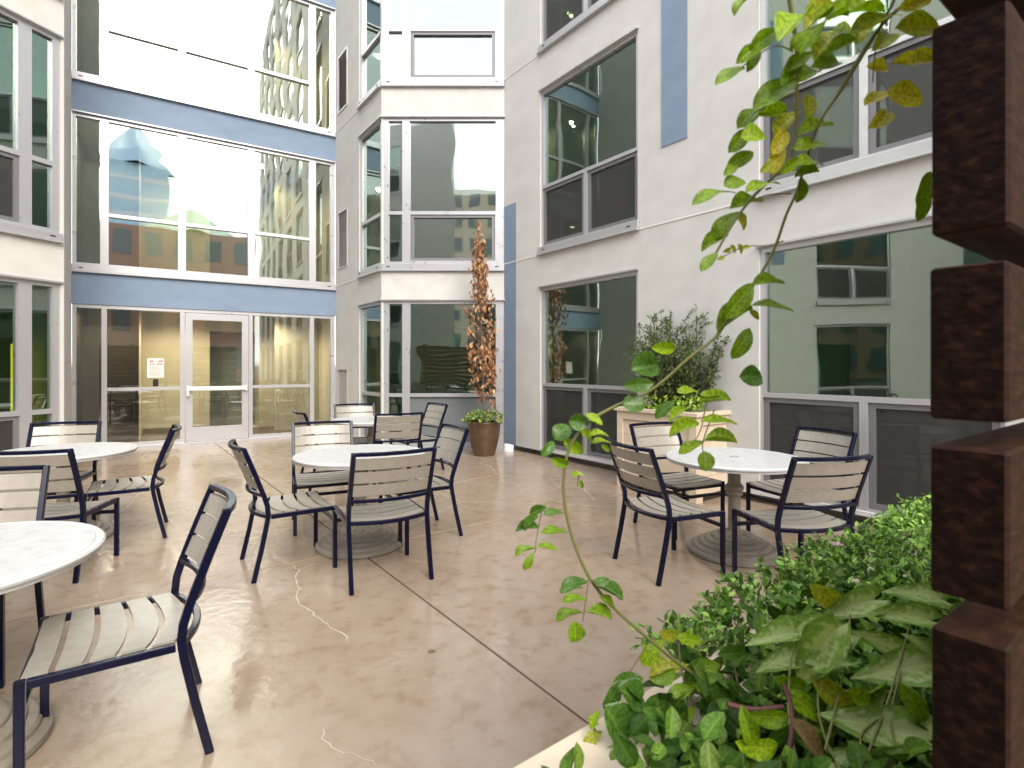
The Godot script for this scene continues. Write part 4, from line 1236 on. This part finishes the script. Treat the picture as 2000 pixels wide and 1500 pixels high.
func build_plants() -> void:
	var sl := small_leaf_mesh()
	var meshes := []
	for k in 4:
		meshes.append(leaf_mesh(k))
	for q in [[0.34, 0.22, 0.5], [0.05, 0.30, -0.6], [0.5, 0.06, 0.3]]:
		for k in 4:
			meshes.append(leaf_mesh(k, q[0], q[1], q[2]))
	var A := Vector3(0.61, 0, 0.79)    # across the long planter, towards the camera side
	var Bv := Vector3(0.79, 0, -0.61)  # along the long planter, away
	# --- long cream planter ---
	var p0 := W(0.0, 0.945)
	var pl := thing("planter_box", "long cream wooden planter with wide rim, overgrown with leafy plants", "planter")
	var wid := 0.60
	var t0 := -0.75
	var t1 := 2.75
	var rim := 0.75
	var mb := MB.new()
	mb.rbox(p0 + Bv * ((t0 + t1) / 2) + A * 0.07 + UPV * (rim - 0.015), Bv * ((t1 - t0) / 2), UPV * 0.015, A * 0.07, 0.004)
	put("rim_board", mb, M.cream_wood, pl)
	mb = MB.new()
	mb.rbox(p0 + Bv * ((t0 + t1) / 2) + A * (wid - 0.03) + UPV * (rim - 0.015), Bv * ((t1 - t0) / 2), UPV * 0.015, A * 0.029, 0.004)
	put("rim_board", mb, M.cream_wood, pl)
	for e in [t0, t1]:
		mb = MB.new()
		mb.rbox(p0 + Bv * (e + (0.055 if e == t0 else -0.055)) + A * 0.355 + UPV * (rim - 0.015), Bv * 0.054, UPV * 0.0149, A * 0.213, 0.004)
		put("rim_board", mb, M.cream_wood, pl)
	for k in 4:
		for a in [0.03, wid - 0.03]:
			mb = MB.new()
			mb.rbox(p0 + Bv * ((t0 + t1) / 2) + A * a + UPV * (0.09 + 0.18 * k), Bv * ((t1 - t0) / 2 - 0.02), UPV * 0.0885, A * 0.0125, 0.003)
			put("board", mb, M.cream_wood, pl)
	for e in [t0 + 0.025, t1 - 0.025]:
		mb = MB.new()
		mb.rbox(p0 + Bv * e + A * (wid / 2) + UPV * 0.365, Bv * 0.012, UPV * 0.353, A * (wid / 2 - 0.045), 0.003)
		put("board", mb, M.cream_wood, pl)
	mb = MB.new()
	mb.box(p0 + Bv * ((t0 + t1) / 2) + A * (wid / 2) + UPV * 0.33, Bv * ((t1 - t0) / 2 - 0.045), UPV * 0.33, A * (wid / 2 - 0.045))
	put("soil", mb, M.soil, pl)
	# --- hedge of small glossy leaves ---
	rng.seed = 5
	var hd := thing("hedge_shrub", "bushy small-leaved green shrub filling the far end of the long planter", "shrub", p0 + UPV * 0.66)
	var tf := []
	var cols := []
	var tw := MB.new()
	var pal := [Color(0.12, 0.25, 0.04), Color(0.18, 0.35, 0.055), Color(0.26, 0.45, 0.075), Color(0.09, 0.19, 0.03), Color(0.34, 0.50, 0.10)]
	for k in 1500:
		var t := rng.randf_range(0.55, 2.75)
		var w := rng.randf_range(-0.16, 0.56)
		var top := 0.15 * sqrt(maxf(0.02, 1.0 - pow((w - 0.22) / 0.44, 2.0))) + 0.035 * sin(t * 5.0) + 0.02 * sin(t * 13.0)
		if t < 0.9:
			top *= (t - 0.35) / 0.55
		top *= 0.8 if t < 1.4 else 0.5
		var h := rng.randf_range(0.3, 1.0) * maxf(top, 0.05) + 0.02
		var p := Bv * t + A * w + UPV * h
		var d := (Vector3(0, 0.8, 0) + A * (w - 0.2) * 1.6 + Vector3(rng.randf_range(-1, 1), rng.randf_range(-0.3, 0.5), rng.randf_range(-1, 1)) * 0.7).normalized()
		var ln := rng.randf_range(0.05, 0.095)
		twig_leaves(tf, cols, p, d, ln, 6, 0.029, pal)
		if k % 3 == 0:
			tw.tube([p - d * 0.12, p, p + d * ln], 0.0022, 0.0010, 4)
	for k in 40:
		var t := rng.randf_range(0.6, 2.7)
		var w := rng.randf_range(0.0, 0.5)
		var q := Bv * t + A * w
		tw.tube([q + UPV * -0.02, q + UPV * 0.1 + Bv * rng.randf_range(-0.05, 0.05), q + UPV * 0.16 + A * rng.randf_range(-0.1, 0.05)], 0.005, 0.002, 5)
	put("branches", tw, M.bark, hd)
	cloud(hd, "foliage", sl, M.small_leaf, tf, cols)
	var fl := MB.new()
	for k in 5:
		var a := TAU * k / 5
		var q := Bv * 1.18 + A * 0.06 + UPV * 0.25
		fl.tri(q, q + Vector3(cos(a), 0.4, sin(a)) * 0.017, q + Vector3(cos(a + 0.9), 0.4, sin(a + 0.9)) * 0.017, UPV, UPV, UPV)
	put("flower", fl, M.petal, hd)
	# --- ground cover under the big leaves ---
	rng.seed = 6
	var gc := thing("ground_cover", "low tangle of small green leaves covering the planter soil", "ground cover", p0 + UPV * 0.66)
	gc.set_meta("kind", "stuff")
	tf = []
	cols = []
	for k in 1700:
		var t := rng.randf_range(-0.12, 1.3)
		var w := rng.randf_range(0.07 if t > 0.22 else 0.15, 0.55)
		var p := Bv * t + A * w + UPV * (rng.randf_range(0.06, 0.18))
		tf.append(leaf_tf(p, rdir(0.9, UPV * 0.3), rdir(0.6, UPV), rng.randf_range(0.03, 0.06), 0.62))
		cols.append(pal[rng.randi() % 5] * rng.randf_range(0.6, 1.15))
	cloud(gc, "foliage", meshes[0], M.cover_leaf, tf, cols)
	# --- climbing vine, round-leaf creeper and arrowhead plant: every leaf a part ---
	rng.seed = 7
	var vn := thing("climbing_vine", "long arching vine with paired oval leaves, partly yellowing, reaching to the dark timbers", "vine")
	for k in VINE_STEMS.size():
		mb = MB.new()
		mb.tube(smooth_path(VINE_STEMS[k]), 0.0034 if k < 3 else 0.0013, 0.0022 if k < 3 else 0.0009, 6)
		put("stem", mb, M.green_stem, vn)
	place_leaves(vn, VINE_LEAVES, meshes, func(e): return 2 if e[5] > 0.65 else 0)
	var cp := thing("creeper_plant", "creeper with broad dark wet leaves hanging over the cream planter rim", "creeper")
	for s in BASE_STEMS:
		mb = MB.new()
		mb.tube(smooth_path(s), 0.0035, 0.0018, 6)
		put("stem", mb, M.bark, cp)
	place_leaves(cp, BASE_LEAVES, meshes, func(e): return 3 if int(e[6]) in [1, 2] and e[5] < 0.5 else (2 if e[5] > 0.52 else 0))
	var ar := thing("arrowhead_plant", "plant with large pale-veined arrow-shaped leaves in the long planter", "plant")
	for k in ARROW_STEMS.size():
		mb = MB.new()
		mb.tube(smooth_path(ARROW_STEMS[k]), 0.005 if k < 2 else 0.0022, 0.004 if k < 2 else 0.0014, 6)
		put("stem", mb, M.red_stem if k < 2 else M.green_stem, ar)
	place_leaves(ar, ARROW_LEAVES, meshes, func(e): return 1 if int(e[6]) in [5, 6] else 0)
	# --- square planter with the tall shrub ---
	var RA := Vector3(0.589, 0, 0.808)   # along the right wing
	var RB := Vector3(0.808, 0, -0.589)  # towards the wall
	var c := W(1.255 + 0.645 / 2, 6.49 - 0.445) + RB * 0.36
	var sp := thing("square_planter", "square cream panelled wooden planter against the right wing wall", "planter", c)
	var hx := 0.55
	var hz := 0.36
	var H := 0.95
	for e in [[RA, hx, RB, hz], [RB, hz, RA, hx]]:
		for s in [-1.0, 1.0]:
			var nrm: Vector3 = e[2] * s
			var al: Vector3 = e[0]
			var half: float = e[1] - (0.0 if e[0] == RA else 0.026)
			for k in 4:
				mb = MB.new()
				mb.rbox(nrm * (e[3] - 0.035) + UPV * (0.17 + 0.185 * k), al * (half - 0.03), UPV * 0.0905, nrm * 0.011, 0.003)
				put("board", mb, M.cream_wood, sp)
			for q in [-1.0, 1.0]:
				mb = MB.new()
				mb.rbox(nrm * (e[3] - 0.012) + al * (q * (half - 0.045)) + UPV * 0.45, al * 0.045, UPV * 0.45, nrm * 0.0118, 0.003)
				put("stile", mb, M.cream_wood, sp)
			mb = MB.new()
			mb.rbox(nrm * (e[3] - 0.012) + UPV * 0.855, al * (half - 0.092), UPV * 0.045, nrm * 0.0115, 0.003)
			put("rail", mb, M.cream_wood, sp)
			mb = MB.new()
			mb.rbox(nrm * (e[3] - 0.02) + UPV * (H - 0.024), al * (half + (0.03 if e[0] == RA else -0.03)), UPV * 0.022, nrm * 0.05, 0.004)
			put("cap_board", mb, M.cream_wood, sp)
	mb = MB.new()
	mb.box(UPV * 0.44, RA * (hx - 0.05), UPV * 0.43, RB * (hz - 0.05))
	put("soil", mb, M.soil, sp)
	rng.seed = 8
	var sh := thing("rounded_shrub", "tall loose olive-green shrub growing in the square cream planter", "shrub", c + UPV * 0.86)
	tf = []
	cols = []
	tw = MB.new()
	var pal2 := [Color(0.06, 0.12, 0.03), Color(0.10, 0.18, 0.045), Color(0.15, 0.25, 0.065), Color(0.045, 0.08, 0.025), Color(0.16, 0.13, 0.08)]
	for k in 150:
		var az := rng.randf_range(0, TAU)
		var lean := pow(rng.randf(), 0.6) * 0.66
		var d0 := Vector3(cos(az) * lean, 1, sin(az) * lean).normalized()
		var ln := rng.randf_range(0.7, 1.32) * (1.0 - 0.32 * lean)
		var b0 := Vector3(cos(az), 0, sin(az)) * 0.06
		var mid := b0 + d0 * ln * 0.5 + Vector3(cos(az), 0, sin(az)) * 0.09
		var tip := b0 + d0 * ln
		tw.tube([b0, mid, tip], 0.006, 0.0015, 4)
		for j in 15:
			var s := rng.randf_range(0.12, 1.0)
			var q := b0.lerp(mid, s * 2) if s < 0.5 else mid.lerp(tip, s * 2 - 1)
			var dd := (d0 * 0.7 + rdir(1.0, Vector3.ZERO) * 0.8).normalized()
			var l2 := rng.randf_range(0.06, 0.14)
			twig_leaves(tf, cols, q, dd, l2, 6, 0.034, pal2)
			if j % 2 == 0:
				tw.tube([q, q + dd * l2], 0.0018, 0.001, 3)
	put("branches", tw, M.bark, sh)
	cloud(sh, "foliage", sl, M.small_leaf, tf, cols)
	var lo := thing("low_plant", "bright yellow-green low plant at the foot of the olive shrub", "plant", c + UPV * 0.87)
	tf = []
	cols = []
	for k in 420:
		var q := RA * rng.randf_range(-0.25, 0.5) + RB * rng.randf_range(-0.36, -0.05) + UPV * rng.randf_range(0.06, 0.22)
		tf.append(leaf_tf(q, rdir(0.8, UPV * 0.5), rdir(0.7, UPV), rng.randf_range(0.03, 0.055), 1.3))
		cols.append(Color(0.30, 0.44, 0.06) * rng.randf_range(0.7, 1.3))
	cloud(lo, "foliage", sl, M.small_leaf, tf, cols)
	# --- brown pot with the dry columnar tree ---
	var pc := W(-0.45, 8.72)
	var pt := thing("plant_pot", "round tapered glazed brown pot at the corner of the bay", "pot", pc)
	mb = MB.new()
	mb.lathe(Vector3.ZERO, [Vector2(0.0, 0.0), Vector2(0.165, 0.0), Vector2(0.178, 0.012), Vector2(0.215, 0.16), Vector2(0.247, 0.32), Vector2(0.262, 0.46), Vector2(0.266, 0.515), Vector2(0.272, 0.53), Vector2(0.268, 0.542), Vector2(0.246, 0.542), Vector2(0.24, 0.49)], 48)
	put("pot_body", mb, M.brown_pot, pt)
	mb = MB.new()
	mb.lathe(Vector3.ZERO, [Vector2(0.24, 0.49), Vector2(0.0, 0.505)], 32)
	put("soil", mb, M.soil, pt)
	rng.seed = 9
	var tr := thing("columnar_tree", "slender half-dead tree with hanging dry copper leaves in the brown pot", "tree", pc + UPV * 0.5)
	mb = MB.new()
	mb.tube([Vector3(0.0, 0, 0), Vector3(-0.01, 0.5, 0), Vector3(-0.03, 1.2, 0.01), Vector3(-0.07, 2.0, 0), Vector3(-0.09, 2.7, 0), Vector3(-0.08, 3.2, 0)], 0.02, 0.004, 8)
	put("trunk", mb, M.bark, tr)
	tw = MB.new()
	tf = []
	cols = []
	var dry := [Color(0.42, 0.20, 0.08), Color(0.50, 0.28, 0.13), Color(0.30, 0.13, 0.06), Color(0.55, 0.36, 0.20), Color(0.22, 0.10, 0.05)]
	for k in 62:
		var hh := 0.25 + 2.8 * pow(rng.randf(), 0.9)
		var az := rng.randf_range(0, TAU)
		var rad := 0.20 * smoothstep(3.3, 1.6, hh) + 0.025
		var x0 := -0.035 * hh
		var b0 := Vector3(x0 * 0.8, hh * 0.7, 0)
		var e0 := Vector3(x0 + cos(az) * rad, hh + 0.12, sin(az) * rad)
		tw.tube([b0, b0.lerp(e0, 0.5) + Vector3(cos(az), 0, sin(az)) * rad * 0.3, e0], 0.005, 0.0015, 4)
		var cnt := 17
		if hh < 0.75:
			cnt = 10
		for j in cnt:
			var q := b0.lerp(e0, 0.45 + 0.6 * rng.randf()) + Vector3(rng.randf_range(-1, 1), rng.randf_range(-0.6, 0.6), rng.randf_range(-1, 1)) * 0.055
			if q.y < 0.32:
				continue
			tf.append(leaf_tf(q, rdir(0.55, Vector3(0, -1, 0)), rdir(1.0, Vector3(0, 0, 0.4)), rng.randf_range(0.055, 0.10), 0.95))
			cols.append(dry[rng.randi() % 5] * rng.randf_range(0.8, 1.25))
	for k in 150:
		var hh := rng.randf_range(2.2, 3.28)
		var az := rng.randf_range(0, TAU)
		var rad := 0.09 * smoothstep(3.4, 2.4, hh) + 0.012
		tf.append(leaf_tf(Vector3(-0.07 + cos(az) * rad, hh, sin(az) * rad), rdir(0.6, Vector3(0, -1, 0)), rdir(1.0, Vector3(0, 0, 0.4)), rng.randf_range(0.035, 0.06), 0.8))
		cols.append(dry[rng.randi() % 5] * rng.randf_range(0.8, 1.25))
	put("branches", tw, M.bark, tr)
	cloud(tr, "crown", sl, M.dry_leaf, tf, cols)
	var un := thing("pot_underplanting", "mound of light green leafy plants round the dry tree's stem", "plant", pc + UPV * 0.5)
	tf = []
	cols = []
	for k in 520:
		var az := rng.randf_range(0, TAU)
		var rr := sqrt(rng.randf()) * 0.31
		var q := Vector3(cos(az) * rr, 0.23 * sqrt(1.0 - rr * rr / 0.11) * rng.randf_range(0.4, 1.0), sin(az) * rr)
		tf.append(leaf_tf(q, rdir(0.9, Vector3(cos(az), 0.4, sin(az)) * 0.5), rdir(0.6, UPV), rng.randf_range(0.035, 0.07), 1.4))
		cols.append([Color(0.16, 0.30, 0.05), Color(0.22, 0.36, 0.07), Color(0.28, 0.38, 0.09), Color(0.13, 0.24, 0.05), Color(0.30, 0.22, 0.14)][rng.randi() % 5] * rng.randf_range(0.8, 1.2))
	cloud(un, "foliage", sl, M.small_leaf, tf, cols)
	# --- fallen leaf on the paving ---
	var fd := MeshInstance3D.new()
	fd.name = "fallen_leaf"
	fd.mesh = meshes[0]
	fd.material_override = M.leaf_6
	add_child(fd)
	fd.transform = Transform3D(Basis(Vector3(0.004, 0, 0.019), Vector3(0.040, 0, -0.010), Vector3(0, 0.04, 0)), W(-0.425, 2.73, 0.006))
	tag(fd, "small dry brown leaf lying alone on the wet paving", "leaf")

# ---------- the stacked timbers in the foreground ----------
func build_timbers() -> void:
	var Av := Vector3(0.589, 0, 0.808)
	var Bv := Vector3(0.804, 0, -0.595)
	var corner := W(0.55, 0.60)
	var o := thing("timber_screen", "dark brown screen of stacked rough timbers with gaps, beside the long planter", "screen", corner)
	var hs := [[0.02, 0.20], [0.24, 0.42], [0.46, 0.64], [0.68, 0.87], [0.912, 1.134], [1.176, 1.353], [1.385, 1.566], [1.605, 1.857], [1.90, 2.1]]
	var off := [0.0, 0.004, 0.0, 0.003, 0.0, -0.004, -0.006, 0.0, 0.0]
	for k in hs.size():
		var mb := MB.new()
		var h0: float = hs[k][0]
		var h1: float = hs[k][1]
		var tn := node("timber", o)
		tn.transform = Transform3D(Basis(Bv, UPV, Bv.cross(UPV)), Bv * off[k] + UPV * ((h0 + h1) / 2))
		var depth := 0.072
		mb.rbox(Vector3(0.80, 0, -depth / 2), Vector3(0.798, 0, 0), Vector3(0, (h1 - h0) / 2, 0), Vector3(0, 0, depth / 2), 0.004)
		put("beam", mb, M.timber, tn)
		mb = MB.new()
		var nx := 10
		var ny := 24
		var nz := FastNoiseLite.new()
		nz.seed = 30 + k
		nz.frequency = 55.0
		var P := func(i: int, j: int) -> Vector3:
			var z := -0.003 - (depth - 0.006) * i / nx
			var y := -(h1 - h0) / 2 + 0.003 + (h1 - h0 - 0.006) * j / ny
			return Vector3(-0.0015 - 0.0016 * absf(nz.get_noise_2d(z, y)), y, z)
		for i in nx:
			for j in ny:
				var a: Vector3 = P.call(i, j)
				var b: Vector3 = P.call(i + 1, j)
				var c: Vector3 = P.call(i + 1, j + 1)
				var d: Vector3 = P.call(i, j + 1)
				var nn := (b - a).cross(d - a).normalized()
				if nn.x > 0:
					nn = -nn
				mb.quad(a, b, c, d, nn)
		put("end_grain", mb, M.timber_end, tn)
	var pm := MB.new()
	pm.rbox(Bv * 0.9 + Vector3(0, 1.06, 0) + Av * -0.0 + Bv.cross(UPV) * 0.037, Bv * 0.045, UPV * 1.06, Bv.cross(UPV) * 0.035, 0.004)
	put("post", pm, M.timber, o)

func _ready() -> void:
	# camera
	var cam := Camera3D.new()
	cam.name = "camera"
	add_child(cam)
	cam.position = Vector3(0, 1.45, 0)
	cam.near = 0.05
	cam.far = 900.0
	cam.set_frustum(0.05 * 1500.0 / 1060.0, Vector2(0, -0.05 * 38.0 / 1060.0), 0.05, 900.0)
	cam.current = true
	var lens := CameraAttributesPhysical.new()
	lens.frustum_focal_length = 19.0
	lens.frustum_focus_distance = 4.6
	lens.frustum_near = 0.05
	lens.frustum_far = 900.0
	lens.exposure_aperture = 5.6
	cam.attributes = lens
	cam.set_frustum(0.05 * 1500.0 / 1060.0, Vector2(0, -0.05 * 38.0 / 1060.0), 0.05, 900.0)
	# overcast sky, exposed for the shaded court
	var env := Environment.new()
	env.background_mode = Environment.BG_SKY
	var sm := ProceduralSkyMaterial.new()
	sm.sky_top_color = Color(0.78, 0.795, 0.82)
	sm.sky_horizon_color = Color(1.0, 1.0, 1.0)
	sm.sky_curve = 0.25
	sm.ground_bottom_color = Color(0.25, 0.24, 0.22)
	sm.ground_horizon_color = Color(0.5, 0.5, 0.5)
	sm.sun_angle_max = 1.0
	var sky := Sky.new()
	sky.sky_material = sm
	env.sky = sky
	env.tonemap_mode = Environment.TONE_MAPPER_LINEAR
	env.tonemap_exposure = 4.7
	env.sdfgi_enabled = true
	env.ssao_enabled = true
	env.ssil_enabled = true
	var we := WorldEnvironment.new()
	we.name = "world_environment"
	we.environment = env
	add_child(we)
	var sun := DirectionalLight3D.new()
	sun.name = "sun"
	add_child(sun)
	sun.rotation_degrees = Vector3(-36, 32, 0)
	sun.light_energy = 0.35
	sun.light_color = Color(1.0, 0.96, 0.90)
	sun.light_angular_distance = 40.0
	sun.shadow_enabled = true
	sun.sky_mode = DirectionalLight3D.SKY_MODE_LIGHT_ONLY
	make_materials()
	build_ground()
	build_building()
	build_surroundings()
	build_furniture()
	build_timbers()
	build_plants()
